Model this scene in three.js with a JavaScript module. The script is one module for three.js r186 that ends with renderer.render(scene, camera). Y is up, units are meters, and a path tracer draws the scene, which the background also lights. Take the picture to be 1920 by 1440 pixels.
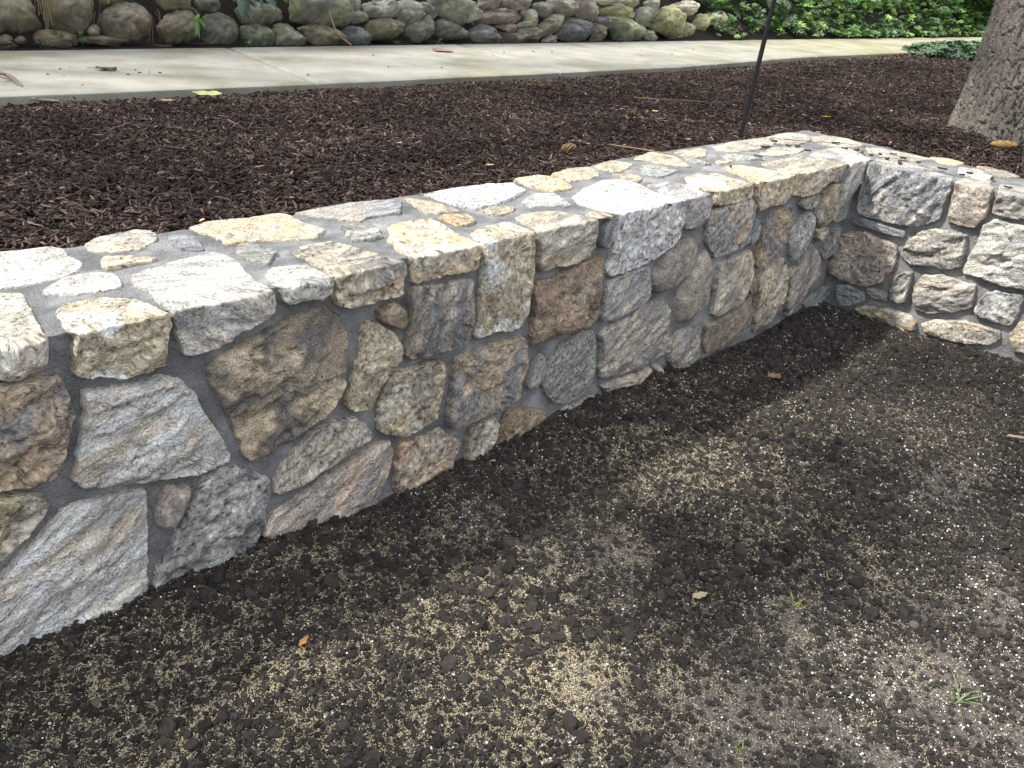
import * as THREE from 'three';
import { mergeGeometries } from 'three/addons/utils/BufferGeometryUtils.js';

// ---------------------------------------------------------------- camera, sky, sun, exposure
const scene = new THREE.Scene();
const camera = new THREE.PerspectiveCamera(49.27, 4 / 3, 0.05, 400);
camera.position.set(0, 1.5, 0);
camera.rotation.order = 'YXZ';
camera.rotation.set(-27.916 * Math.PI / 180, 0, 5 * Math.PI / 180);
const renderer = new THREE.WebGLRenderer({ antialias: true });
renderer.setSize(1024, 768);
renderer.shadowMap.enabled = true;
renderer.toneMapping = THREE.LinearToneMapping;
renderer.toneMappingExposure = 3.05;
const SKY = 0.78, SUN = 2.6;
{
  const W = 128, H = 64, data = new Float32Array(W * H * 4);           // even overcast, brighter overhead
  for (let y = 0; y < H; y++) for (let x = 0; x < W; x++) {
    const up = Math.sin(((y + 0.5) / H - 0.5) * Math.PI), l = SKY * (up > 0 ? (1 + 2 * up) / 3 : 0.25), i = (y * W + x) * 4;
    data[i] = l * 0.94; data[i + 1] = l * 0.99; data[i + 2] = l * 1.07; data[i + 3] = 1;
  }
  const sky = new THREE.DataTexture(data, W, H, THREE.RGBAFormat, THREE.FloatType);
  sky.mapping = THREE.EquirectangularReflectionMapping; sky.magFilter = THREE.LinearFilter; sky.needsUpdate = true;
  scene.background = sky; scene.environment = sky;
}
const sun = new THREE.DirectionalLight(new THREE.Color(1, 0.96, 0.89), SUN);
sun.name = 'sun';
sun.position.set(-7.5, 9.5, -2.4); sun.target.position.set(0.5, 0, -3);
sun.castShadow = true; sun.shadow.radius = 5; sun.shadow.mapSize.set(2048, 2048);
Object.assign(sun.shadow.camera, { left: -12, right: 12, top: 12, bottom: -12, near: 1, far: 40 });
scene.add(sun, sun.target);

// ---------------------------------------------------------------- noise and helpers
let seed = 12345;
const rnd = () => { seed = (seed + 0x6d2b79f5) | 0; let t = Math.imul(seed ^ (seed >>> 15), 1 | seed); t = (t + Math.imul(t ^ (t >>> 7), 61 | t)) ^ t; return ((t ^ (t >>> 14)) >>> 0) / 4294967296; };
const rr = (a, b) => a + (b - a) * rnd();
const pick = (a) => a[Math.floor(rnd() * a.length)];
const gauss = () => Math.sqrt(-2 * Math.log(rnd() + 1e-9)) * Math.cos(6.2832 * rnd());
const clamp = (x, a = 0, b = 1) => Math.min(b, Math.max(a, x)), lerp = (a, b, t) => a + (b - a) * t, sst = (a, b, x) => { const t = clamp((x - a) / (b - a)); return t * t * (3 - 2 * t); };
const PERM = new Uint8Array(512);
{ const p = [...Array(256).keys()]; for (let i = 255; i > 0; i--) { const j = Math.floor(rnd() * (i + 1)); [p[i], p[j]] = [p[j], p[i]]; } for (let i = 0; i < 512; i++) PERM[i] = p[i & 255]; }
const GX = [], GY = []; for (let i = 0; i < 32; i++) { GX.push(Math.cos(i * 0.19635) * 1.5); GY.push(Math.sin(i * 0.19635) * 1.5); }
function n2(x, y, per = 256, pery = per) {                                          // gradient noise, periodic, about -1..1
  const ix = Math.floor(x), iy = Math.floor(y), fx = x - ix, fy = y - iy, m = (v, q) => ((v % q) + q) % q & 255;
  const x0 = m(ix, per), x1 = m(ix + 1, per), y0 = m(iy, pery), y1 = m(iy + 1, pery), u = fx * fx * fx * (fx * (fx * 6 - 15) + 10), v = fy * fy * fy * (fy * (fy * 6 - 15) + 10);
  const d = (a, b, dx, dy) => { const h = PERM[PERM[a] + b] & 31; return GX[h] * dx + GY[h] * dy; };
  return lerp(lerp(d(x0, y0, fx, fy), d(x1, y0, fx - 1, fy), u), lerp(d(x0, y1, fx, fy - 1), d(x1, y1, fx - 1, fy - 1), u), v);
}
const fbm = (x, y, o = 4, per = 256, pery = per) => { let s = 0, a = 0.5; for (let i = 0; i < o; i++) { s += a * n2(x + 17.3 * i * (per === 256), y + 9.1 * i * (per === 256), per, pery); x *= 2; y *= 2; a *= 0.5; if (per !== 256) { per *= 2; pery *= 2; } } return s; };
const ridge = (x, y, o = 3) => { let s = 0, a = 0.5; for (let i = 0; i < o; i++) { s += a * (1 - 2 * Math.abs(n2(x + 31.7 * i, y - 11.9 * i))); x *= 2.1; y *= 2.1; a *= 0.5; } return s; };
function worley(x, y) {                                                 // [F1, F2, id]
  const ix = Math.floor(x), iy = Math.floor(y); let a = 9, b = 9, id = 0, dx = 0, dy = 0;
  for (let j = -1; j <= 1; j++) for (let i = -1; i <= 1; i++) {
    const h = PERM[PERM[(ix + i) & 255] + ((iy + j) & 255)], k = PERM[h + 7], d = Math.hypot(ix + i + h / 256 - x, iy + j + k / 256 - y);
    if (d < a) { b = a; a = d; id = h; dx = x - ix - i - h / 256; dy = y - iy - j - k / 256; } else if (d < b) b = d;
  }
  return [a, b, id, dx, dy];
}
const enc = (v) => 255 * clamp(v <= 0.0031308 ? v * 12.92 : 1.055 * Math.pow(v, 1 / 2.4) - 0.055);
function tex(size, rep, f, srgb = true) {
  const d = new Uint8Array(size * size * 4);
  for (let y = 0; y < size; y++) for (let x = 0; x < size; x++) {
    const c = f(x / size, y / size), i = (y * size + x) * 4, [r, g, b] = typeof c === 'number' ? [c, c, c] : c;
    d[i] = srgb ? enc(r) : 255 * clamp(r); d[i + 1] = srgb ? enc(g) : 255 * clamp(g); d[i + 2] = srgb ? enc(b) : 255 * clamp(b); d[i + 3] = 255;
  }
  const t = new THREE.DataTexture(d, size, size);
  t.wrapS = t.wrapT = THREE.RepeatWrapping; t.magFilter = THREE.LinearFilter; t.minFilter = THREE.LinearMipmapLinearFilter; t.generateMipmaps = true;
  if (srgb) t.colorSpace = THREE.SRGBColorSpace;
  t.repeat.set(rep, rep); t.needsUpdate = true;
  return t;
}
const std = (o) => new THREE.MeshStandardMaterial({ roughness: 0.9, ...o });
const matt = (o) => new THREE.MeshPhysicalMaterial({ roughness: 1, specularIntensity: 0.3, ...o });
function buf(pos, idx, uv, col) {
  const g = new THREE.BufferGeometry();
  g.setAttribute('position', new THREE.Float32BufferAttribute(pos, 3));
  if (uv) g.setAttribute('uv', new THREE.Float32BufferAttribute(uv, 2));
  if (col) g.setAttribute('color', new THREE.Float32BufferAttribute(col, 3));
  g.setIndex(idx); g.computeVertexNormals();
  return g;
}
const used = {};
function numbered(n) { used[n] = (used[n] ?? -1) + 1; return used[n] ? n + '_' + String(used[n]).padStart(3, '0') : n; }
function tag(o, label, category, group, kind) {
  if (label) o.userData.label = label; if (category) o.userData.category = category; if (group) o.userData.group = group; if (kind) o.userData.kind = kind;
  return o;
}
function mesh(name, g, m, parent = scene) {
  const o = new THREE.Mesh(g, m); o.name = parent === scene ? numbered(name) : name; o.castShadow = o.receiveShadow = true; parent.add(o); return o;
}
function group(name, x = 0, y = 0, z = 0) { const o = new THREE.Group(); o.name = numbered(name); o.position.set(x, y, z); scene.add(o); return o; }
function instanced(name, g, m, mats, cols, parent = scene) {
  const o = new THREE.InstancedMesh(g, m, mats.length); o.name = parent === scene ? numbered(name) : name;
  mats.forEach((x, i) => o.setMatrixAt(i, x)); if (cols) cols.forEach((c, i) => o.setColorAt(i, c));
  o.castShadow = o.receiveShadow = true; o.userData.kind = 'stuff'; parent.add(o); return o;
}
const V = (x, y, z) => new THREE.Vector3(x, y, z);
const EU = new THREE.Euler(), QU = new THREE.Quaternion();
const place = (x, y, z, rx, ry, rz, sx, sy = sx, sz = sx) => new THREE.Matrix4().compose(V(x, y, z), QU.setFromEuler(EU.set(rx, ry, rz, 'YXZ')), V(sx, sy, sz));
const rgb = (r, g, b) => new THREE.Color().setRGB(r, g, b);
const interp = (tab, s) => { if (s <= tab[0][0]) return tab[0][1]; for (let i = 1; i < tab.length; i++) if (s <= tab[i][0]) { const t = (s - tab[i - 1][0]) / (tab[i][0] - tab[i - 1][0]); return lerp(tab[i - 1][1], tab[i][1], t * t * (3 - 2 * t)); } return tab[tab.length - 1][1]; };

// ---------------------------------------------------------------- textures
const grain = (u, v, sx, sy, s) => 0.5 + 0.42 * fbm(u * sx + s, v * sy + s, 5, Math.min(sx, sy));
const TEX = {
  grain: tex(1024, 2, (u, v) => { const a = fbm(u * 18, v * 18, 5, 18), e = fbm(u * 70 + 3, v * 70, 3, 70), b = n2(u * 180, v * 180, 180), c = n2(u * 80, v * 80, 80), g = n2(u * 110 + 9, v * 110, 110); return clamp(0.60 + 0.30 * a + 0.48 * e + 0.14 * b - 0.24 * sst(0.35, 0.6, c) + 0.26 * sst(0.35, 0.6, g)); }),
  coarse: tex(1024, 2, (u, v) => { const a = fbm(u * 14, v * 14, 4, 14), e = fbm(u * 34 + 3, v * 34, 4, 34), c = n2(u * 46, v * 46, 46), g = n2(u * 52 + 9, v * 52, 52), b = n2(u * 190, v * 190, 190); return clamp(0.60 + 0.26 * a + 0.46 * e + 0.12 * b - 0.26 * sst(0.15, 0.5, c) + 0.30 * sst(0.25, 0.55, g)); }),
  streak: tex(1024, 2, (u, v) => { const w = 0.035 * fbm(u * 6, v * 6, 3, 6), a = fbm(u * 12, (v + w) * 36, 5, 12, 36), e = fbm(u * 60 + 3, (v + w) * 90, 3, 60, 90), b = n2(u * 170, v * 170, 170), c = n2(u * 64, (v + w) * 100, 64, 100), g = n2(u * 90 + 9, v * 110, 90, 110); return clamp(0.60 + 0.36 * a + 0.42 * e + 0.14 * b - 0.26 * sst(0.3, 0.6, c) + 0.24 * sst(0.35, 0.6, g)); }),
  bump: tex(1024, 2, (u, v) => clamp(0.5 + 0.30 * fbm(u * 26, v * 26, 3, 26) + 0.34 * fbm(u * 75, v * 75, 3, 75) + 0.12 * n2(u * 200, v * 200, 200)), false),
  bumpStreak: tex(1024, 2, (u, v) => clamp(0.5 + 0.30 * fbm(u * 20, v * 32, 3, 20, 32) + 0.34 * fbm(u * 64, v * 84, 3, 64, 84) + 0.12 * n2(u * 200, v * 200, 200)), false),
  mortar: tex(1024, 2, (u, v) => { const a = fbm(u * 6, v * 6, 6, 6), b = n2(u * 220, v * 220, 220), c = n2(u * 100, v * 100, 100); const e = fbm(u * 60, v * 60, 3, 60), k = clamp(0.68 + 0.44 * a + 0.22 * e + 0.14 * b - 0.22 * sst(0.4, 0.75, c)); return [k, k, k]; }),
  mortarBump: tex(1024, 2, (u, v) => clamp(0.5 + 0.26 * fbm(u * 14, v * 22, 4, 14, 22) + 0.30 * fbm(u * 90, v * 90, 3, 90) + 0.16 * n2(u * 240, v * 240, 240)), false),
  concrete: tex(1024, 1, (u, v) => { const a = fbm(u * 5, v * 5, 6, 5), b = n2(u * 200, v * 200, 200), c = n2(u * 64, v * 64, 64); return clamp(0.78 + 0.22 * a + 0.07 * b - 0.3 * sst(0.55, 0.85, c)); }),
  soil: tex(1024, 2, (u, v) => { const a = fbm(u * 30, v * 30, 5, 30), b = n2(u * 190, v * 190, 190); return clamp(0.62 + 0.45 * a + 0.25 * b); }),
  soilBump: tex(1024, 2, (u, v) => clamp(0.5 + 0.5 * fbm(u * 36, v * 36, 5, 36) + 0.2 * n2(u * 170, v * 170, 170)), false),
  moss: tex(1024, 1.4, (u, v) => { const a = fbm(u * 14, v * 14, 5, 14), c = n2(u * 50, v * 50, 50), m = sst(0, 0.35, fbm(u * 7 + 3, v * 7, 4, 7)); const k = clamp(0.70 + 0.36 * a - 0.2 * sst(0.4, 0.7, c)); return [k * lerp(1, 0.93, m), k, k * lerp(1, 0.82, m)]; }),
  wood: tex(512, 1, (u, v) => clamp(0.7 + 0.5 * fbm(u * 4, v * 40, 4, 4))),
};

// ---------------------------------------------------------------- layout (metres)
const H = 0.722;                                                        // wall top above the soil
const pA = [0, -2.436], dA = [0.7035, -0.7107], nA = [0.7107, 0.7035];   // front of the long wall
const pB = [1.5055, -3.957], dB = [0.7549, 0.6559], nB = [-0.6559, 0.7549];
const pW = [-1.488, -6.165], dW = [0.7239, -0.6899], nW = [0.6899, 0.7239], leanW = 18 * Math.PI / 180;
const backA = [[-3, 0.57], [-1.27, 0.547], [-1.1, 0.512], [-0.886, 0.517], [-0.66, 0.503], [-0.41, 0.487], [-0.1, 0.497], [0.48, 0.468], [1.2, 0.54], [1.6, 0.54], [2.2, 0.528], [3, 0.52]];
const backB = [[-0.6, 0.47], [-0.1, 0.485], [0.17, 0.43], [0.37, 0.46], [0.57, 0.42], [2, 0.44]];
const baseA = [[-2.5, 0.0], [-1.55, 0.014], [-1.23, 0], [-0.91, 0.012], [-0.49, -0.03], [-0.19, -0.009], [0.175, 0.017], [0.454, 0.03], [0.743, 0.015], [1.074, -0.018], [1.484, -0.022], [1.986, 0.018]];
const baseB = [[0.1, 0.03], [0.43, 0.022], [0.667, 0.032], [0.82, 0.045], [0.92, 0.04], [2, 0.04]];
const sideA = (x, z) => (x - pA[0]) * nA[0] + (z - pA[1]) * nA[1], sideB = (x, z) => (x - pB[0]) * nB[0] + (z - pB[1]) * nB[1];
const alongA = (x, z) => (x - pA[0]) * dA[0] + (z - pA[1]) * dA[1], alongB = (x, z) => (x - pB[0]) * dB[0] + (z - pB[1]) * dB[1];
const TREE = [2.64, -4.70], TR = 0.37;
const nearW = [[-4.25, -1.65], [-2.2, -3.5], [-1.37, -4.25], [-0.16, -5.4], [1.05, -6.58], [2.35, -8.1], [4.57, -10.27], [9, -14.4]], farW = [[-5.02, -2.56], [-2.85, -4.63], [10.4, -17.26]];
const depthBed = (x, z) => Math.max(-sideA(x, z) - interp(backA, alongA(x, z)), -sideB(x, z) - interp(backB, alongB(x, z)));   // > 0 behind the wall
function sideNear(x, z) {                                              // > 0 on the mulch side of the path's near edge
  let best = 1e9, sg = 1;
  for (let i = 1; i < nearW.length; i++) {
    const [ax, az] = nearW[i - 1], [bx, bz] = nearW[i], dx = bx - ax, dz = bz - az, t = clamp(((x - ax) * dx + (z - az) * dz) / (dx * dx + dz * dz)), px = x - ax - dx * t, pz = z - az - dz * t, d = Math.hypot(px, pz);
    if (d < best) { best = d; sg = px * -dz + pz * dx > 0 ? 1 : -1; }
  }
  return best * sg;
}
function bedH(x, z) {
  const d = depthBed(x, z), e = sideNear(x, z), r = Math.hypot(x - TREE[0], z - TREE[1]);
  return 0.712 + 0.022 * sst(0, 0.6, d) + 0.016 * fbm(x * 2.2, z * 2.2, 3) + 0.006 * n2(x * 9, z * 9) + 0.07 * Math.exp(-((r / 0.62) ** 2)) + 0.022 * sst(2.5, 5, x) - 0.01 * sst(0.3, 0, e);
}

// ---------------------------------------------------------------- the long retaining wall
function frameWall(p, d, n, ARR) {                                      // (along, over the edge and down) -> point, lifted off the front by hF and off the top by hT
  return (s, t, hF, out, hT = hF) => {
    let h, dep;
    if (t >= ARR) { h = H - t; dep = 0; } else if (t <= -ARR) { h = H; dep = -t; } else { const q = (t + ARR) / (2 * ARR) * Math.PI / 2; h = H - ARR + ARR * Math.cos(q); dep = ARR - ARR * Math.sin(q); }
    const f = hF * (t >= 0 ? 1 : 1 - sst(0, 0.035, -t)) - dep;
    out[0] = p[0] + d[0] * s + n[0] * f; out[1] = h + hT * (t <= 0 ? 1 : 1 - sst(0, 0.035, t)); out[2] = p[1] + d[1] * s + n[1] * f;
    return out;
  };
}
const frameA = frameWall(pA, dA, nA, 0.003), frameB = frameWall(pB, dB, nB, 0.003), mortarA = frameWall(pA, dA, nA, 0.012), mortarB = frameWall(pB, dB, nB, 0.012);
const NW3 = [nW[0] * Math.cos(leanW), Math.sin(leanW), nW[1] * Math.cos(leanW)], UW3 = [-nW[0] * Math.sin(leanW), Math.cos(leanW), -nW[1] * Math.sin(leanW)];
const frameW = (s, v, off, out) => { out[0] = pW[0] + dW[0] * s + UW3[0] * v + NW3[0] * off; out[1] = 0.77 + UW3[1] * v + NW3[1] * off; out[2] = pW[1] + dW[1] * s + UW3[2] * v + NW3[2] * off; return out; };

// kind: [main colour, second colour, patch colour, patch amount, streaky, relief, proud]
const KIND = {
  cream: [[0.48, 0.425, 0.35], [0.41, 0.365, 0.30], [0.62, 0.42, 0.26], 0.5, 0, 1, 1], pale: [[0.46, 0.44, 0.40], [0.38, 0.36, 0.33], [0.55, 0.52, 0.46], 0.4, 0, 0.7, 0.8],
  gold: [[0.42, 0.35, 0.24], [0.35, 0.295, 0.21], [0.55, 0.50, 0.42], 0.8, 0, 1, 1.1], beige: [[0.38, 0.34, 0.28], [0.31, 0.28, 0.24], [0.42, 0.33, 0.22], 0.4, 0, 0.6, 0.8],
  dark: [[0.12, 0.125, 0.14], [0.22, 0.23, 0.24], [0.34, 0.34, 0.34], 0.5, 1, 0.8, 0.9], darkstripe: [[0.17, 0.17, 0.155], [0.34, 0.33, 0.30], [0.08, 0.085, 0.09], 0.7, 1, 1, 1.4],
  palegrey: [[0.40, 0.385, 0.35], [0.29, 0.285, 0.275], [0.52, 0.47, 0.36], 0.5, 1, 1, 1.2], orange: [[0.44, 0.34, 0.22], [0.48, 0.43, 0.35], [0.47, 0.29, 0.14], 0.7, 0, 0.9, 1],
  bluegrey: [[0.20, 0.205, 0.215], [0.30, 0.285, 0.26], [0.33, 0.23, 0.14], 0.5, 1, 1, 1], tan: [[0.41, 0.34, 0.245], [0.34, 0.29, 0.21], [0.47, 0.35, 0.22], 0.5, 0, 0.7, 0.8],
  rust: [[0.34, 0.24, 0.13], [0.40, 0.32, 0.21], [0.28, 0.16, 0.08], 0.6, 0, 0.8, 1], tangrey: [[0.37, 0.31, 0.23], [0.24, 0.225, 0.20], [0.46, 0.36, 0.24], 0.6, 1, 1.1, 1.1],
  ironbrown: [[0.235, 0.185, 0.125], [0.12, 0.112, 0.10], [0.38, 0.30, 0.20], 0.8, 0, 1.5, 0.9], rustdark: [[0.20, 0.135, 0.08], [0.13, 0.10, 0.07], [0.30, 0.23, 0.16], 0.6, 0, 0.9, 0.9],
  brownblue: [[0.20, 0.165, 0.13], [0.135, 0.138, 0.145], [0.34, 0.30, 0.26], 0.7, 1, 1.4, 1], rustblue: [[0.25, 0.195, 0.14], [0.18, 0.18, 0.18], [0.31, 0.215, 0.13], 0.6, 0, 1.4, 1],
  tangold: [[0.33, 0.265, 0.16], [0.23, 0.20, 0.15], [0.40, 0.37, 0.31], 0.6, 0, 1.2, 1], greygreen: [[0.18, 0.18, 0.16], [0.26, 0.255, 0.23], [0.12, 0.12, 0.115], 0.5, 1, 0.9, 0.8],
  warmgrey: [[0.25, 0.23, 0.205], [0.19, 0.18, 0.165], [0.34, 0.295, 0.235], 0.6, 1, 1.1, 0.9], smooth: [[0.24, 0.215, 0.175], [0.21, 0.19, 0.16], [0.17, 0.155, 0.14], 0.4, 0, 0.18, 1.3],
  smoothpink: [[0.25, 0.215, 0.18], [0.27, 0.225, 0.195], [0.20, 0.155, 0.125], 0.5, 0, 0.22, 1.1], whitetan: [[0.38, 0.345, 0.28], [0.27, 0.25, 0.22], [0.40, 0.29, 0.18], 0.5, 1, 1.1, 1],
  white: [[0.62, 0.60, 0.57], [0.50, 0.485, 0.46], [0.36, 0.355, 0.34], 0.5, 0, 1.2, 1.2], purplegrey: [[0.32, 0.30, 0.30], [0.24, 0.225, 0.23], [0.37, 0.34, 0.32], 0.5, 1, 0.9, 1],
  greyfine: [[0.30, 0.30, 0.295], [0.25, 0.25, 0.25], [0.36, 0.34, 0.30], 0.4, 0, 0.6, 0.8], slate: [[0.14, 0.155, 0.165], [0.20, 0.21, 0.21], [0.10, 0.105, 0.11], 0.4, 1, 0.7, 0.8],
  slategreen: [[0.26, 0.275, 0.255], [0.31, 0.32, 0.295], [0.22, 0.23, 0.225], 0.4, 0, 0.4, 0.9], whitegrey: [[0.52, 0.50, 0.47], [0.37, 0.36, 0.34], [0.40, 0.32, 0.22], 0.5, 1, 1.2, 1],
  greyblack: [[0.33, 0.325, 0.305], [0.25, 0.245, 0.235], [0.05, 0.05, 0.055], 0.7, 0, 1, 0.9], pinkrust: [[0.38, 0.315, 0.26], [0.27, 0.25, 0.23], [0.36, 0.24, 0.16], 0.6, 1, 1, 1],
  tanrust: [[0.36, 0.285, 0.20], [0.29, 0.24, 0.185], [0.38, 0.23, 0.13], 0.6, 0, 1, 1], brown: [[0.19, 0.145, 0.10], [0.22, 0.18, 0.135], [0.13, 0.105, 0.085], 0.5, 0, 0.9, 0.9],
  blueblack: [[0.34, 0.325, 0.295], [0.25, 0.255, 0.26], [0.10, 0.11, 0.135], 0.9, 1, 1, 1.2], pinkbeige: [[0.32, 0.265, 0.22], [0.26, 0.22, 0.19], [0.34, 0.27, 0.20], 0.5, 0, 0.8, 1],
  mossbrown: [[0.155, 0.125, 0.08], [0.105, 0.088, 0.06], [0.115, 0.12, 0.055], 0.6, 0, 0.7, 1], brownstone: [[0.17, 0.14, 0.10], [0.115, 0.095, 0.075], [0.26, 0.21, 0.14], 0.5, 0, 1, 1],
  darkmoss: [[0.085, 0.09, 0.07], [0.06, 0.062, 0.05], [0.12, 0.125, 0.09], 0.5, 0, 0.8, 1], mossgrey: [[0.17, 0.165, 0.13], [0.12, 0.12, 0.10], [0.15, 0.165, 0.085], 0.5, 0, 0.8, 1],
  mossgreen: [[0.125, 0.14, 0.10], [0.10, 0.105, 0.09], [0.16, 0.18, 0.11], 0.6, 0, 0.8, 1], slaterock: [[0.15, 0.16, 0.16], [0.11, 0.115, 0.12], [0.2, 0.2, 0.19], 0.5, 1, 0.8, 1],
  greyrock: [[0.27, 0.26, 0.225], [0.21, 0.205, 0.18], [0.23, 0.245, 0.14], 0.5, 0, 0.8, 1], pinkrock: [[0.26, 0.21, 0.175], [0.20, 0.165, 0.14], [0.17, 0.15, 0.13], 0.5, 1, 0.8, 1],
  warmrock: [[0.27, 0.235, 0.20], [0.21, 0.185, 0.165], [0.31, 0.26, 0.21], 0.5, 1, 0.8, 1], yellowrock: [[0.31, 0.28, 0.14], [0.24, 0.22, 0.14], [0.23, 0.23, 0.10], 0.6, 0, 0.7, 1],
  greenrock: [[0.30, 0.31, 0.20], [0.24, 0.24, 0.17], [0.23, 0.24, 0.13], 0.6, 0, 0.6, 1], paleyrock: [[0.50, 0.43, 0.32], [0.40, 0.35, 0.25], [0.42, 0.37, 0.20], 0.5, 0, 0.7, 1],
};
const matGrain = std({ map: TEX.grain, bumpMap: TEX.bump, bumpScale: 0.006, vertexColors: true, roughness: 0.9 }), matCoarse = std({ map: TEX.coarse, bumpMap: TEX.bump, bumpScale: 0.007, vertexColors: true, roughness: 0.88 }), matStreak = std({ map: TEX.streak, bumpMap: TEX.bumpStreak, bumpScale: 0.0055, vertexColors: true, roughness: 0.86 });
const matSmooth = std({ map: TEX.grain, bumpMap: TEX.bump, bumpScale: 0.003, vertexColors: true, roughness: 0.7 }), matBoulder = std({ map: TEX.moss, bumpMap: TEX.bump, bumpScale: 0.012, vertexColors: true, roughness: 0.92 });

// A stone lying in a surface: its outline (s, t), rounded edge, rough face; the sides go down into the bed.
function stoneGeo(frame, kind, ang, poly, o) {
  const [k1c, k2c, k3c, amt, streaky, relief, proud] = KIND[kind], soft = (c, d) => { const l = (c[0] + c[1] + c[2]) / 3; return c.map((v, q) => lerp(lerp(v, l * [1.06, 1, 0.9][q], 0.06), [0.33, 0.31, 0.28][q], o.wall ? 0.12 : 0.1) * d * (o.wall ? 1 : 1.12)); }, c1 = soft(k1c, 1), c2 = soft(k2c, 0.8), c3 = soft(k3c, 1.08), us = rr(0.75, 1.35), id = rnd() * 90, N0 = poly.length / 2, ca = Math.cos(ang * Math.PI / 180), sa = Math.sin(ang * Math.PI / 180);
  let raw = []; for (let i = 0; i < N0; i++) raw.push([poly[2 * i], poly[2 * i + 1]]);
  let out = [];                                                          // cut the corners once, keep the character
  for (let i = 0; i < N0; i++) { const a = raw[i], b = raw[(i + 1) % N0], k = o.cut; out.push([lerp(a[0], b[0], k), lerp(a[1], b[1], k)], [lerp(a[0], b[0], 1 - k), lerp(a[1], b[1], 1 - k)]); }
  let per = 0; const acc = [0];
  for (let i = 0; i < out.length; i++) { const a = out[i], b = out[(i + 1) % out.length]; per += Math.hypot(a[0] - b[0], a[1] - b[1]); acc.push(per); }
  const N = 16 * Math.round(clamp(per / o.step, 32, o.most) / 16), bd = [];
  for (let i = 0, j = 0; i < N; i++) {
    const w = per * i / N; while (acc[j + 1] < w) j++;
    const a = out[j], b = out[(j + 1) % out.length], k = (w - acc[j]) / Math.max(1e-6, acc[j + 1] - acc[j]);
    bd.push([lerp(a[0], b[0], k), lerp(a[1], b[1], k)]);
  }
  let cx = 0, cy = 0, ar = 0; for (let i = 0; i < N; i++) { const a = bd[i], b = bd[(i + 1) % N], q = a[0] * b[1] - b[0] * a[1]; ar += q; cx += (a[0] + b[0]) * q; cy += (a[1] + b[1]) * q; }
  cx /= 3 * ar; cy /= 3 * ar; const size = Math.sqrt(Math.abs(ar) / 2);
  const jag = Math.min(1, size / 0.12) * o.jag;
  for (const p of bd) { const l = Math.hypot(p[0] - cx, p[1] - cy), k = 1 + (o.grow ?? 0) / l + jag * (0.006 * fbm(p[0] * 22 + id, p[1] * 22, 2) + 0.0035 * n2(p[0] * 70 + id, p[1] * 70)) / l * 2; p[0] = cx + (p[0] - cx) * k; p[1] = cy + (p[1] - cy) * k; }
  const M = Math.max(3, Math.round(size * 0.62 / o.step)), rings = o.dome ? [] : [[0, 0, -o.deep], [0, 0, -0.006]], K = o.dome ? [0, 0.12, 0.3] : [0.1, 0.25, 0.45, 0.7, 1];
  if (o.dome) rings.push([0, 0, 0]);
  for (const k of K) rings.push([k * o.edge * 1.2, 0, 1]);
  for (let m = 1; m < M; m++) rings.push([o.edge * 1.2, m / M, 1]);
  const pos = [], uv = [], col = [], idx = [], P = [0, 0, 0], dist = (x, y) => { let d = 1; for (let i = 0; i < N; i++) { const a = bd[i], b = bd[(i + 1) % N], ex = b[0] - a[0], ey = b[1] - a[1], t = clamp(((x - a[0]) * ex + (y - a[1]) * ey) / (ex * ex + ey * ey + 1e-12)); const q = (x - a[0] - ex * t) ** 2 + (y - a[1] - ey * t) ** 2; if (q < d) d = q; } return Math.sqrt(d); };
  const strat = rr(0.6, 1.2), planes = [];
  for (let k = 0, K = 6 + Math.floor(rnd() * 3); k < K; k++) {
    const q = (k + rr(-0.35, 0.35)) / K * 6.2832, dx = Math.cos(q), dy = Math.sin(q); let reach = 0; for (const p of bd) reach = Math.max(reach, (p[0] - cx) * dx + (p[1] - cy) * dy);
    const g = o.chamfer * rr(0.25, 1); planes.push([dx * g, dy * g, g * reach * rr(0.3, 0.85)]);
  }
  const facets = (x, y) => { let m = 0; for (const [gx, gy, a0] of planes) m = Math.min(m, a0 - gx * (x - cx) - gy * (y - cy)); return m; };
  const put = (x, y, depth) => {
    const qs = (x - cx) * ca + (y - cy) * sa, qt = -(x - cx) * sa + (y - cy) * ca, top = o.wall ? sst(0.01, -0.02, y) : 0;
    let h, hT, rel = 0;
    if (depth < 0) h = hT = depth; else {
      const d = dist(x, y), e = Math.sqrt(1 - (1 - clamp(d / o.edge)) ** 2), r = relief * Math.min(1, size / 0.11), A = streaky ? 0.75 : 1, B = streaky ? 1.35 : 1;
      const low = fbm(qs * 7 * A + id, qt * 7 * B + id, 3), rg = ridge(qs * 15 * A - id, qt * 15 * B + id, 2), fine = fbm(qs * 46 * A + id, qt * 46 * B, 3), q = (fbm(qs * 6 * A + id * 2, qt * 8 * B, 2) + 1) * 3.2 * strat, st = Math.floor(q) + sst(0.78, 1, q - Math.floor(q));
      const wf = o.dome ? 0.42 : 1, wx = qs * 15 * wf * A + id + 0.35 * n2(qs * 24, qt * 24), wy = qt * 19 * wf * B + id * 0.3, w = worley(wx, wy), k1 = PERM[w[2] + 31] / 128 - 1, k2 = PERM[w[2] + 77] / 128 - 1, facet = 0.4 * k1 + 0.8 * (k1 * w[3] + k2 * w[4]);
      const rough = r * o.rough * (0.005 * low + 0.004 * rg + 0.0055 * fine + 0.007 * (st - 3.2 * strat) + (o.dome ? 0.010 : 0.009) * facet) * clamp(d / 0.012), lean = facets(x, y);
      h = -0.006 + (o.proud * proud + 0.006) * e + Math.max(rough + lean, -o.proud * proud * 0.72);
      hT = -0.006 + (o.proudTop * proud + 0.006) * e + Math.max(rough * 0.34 + lean * 0.1, -o.proudTop * proud * 0.6);
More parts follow.
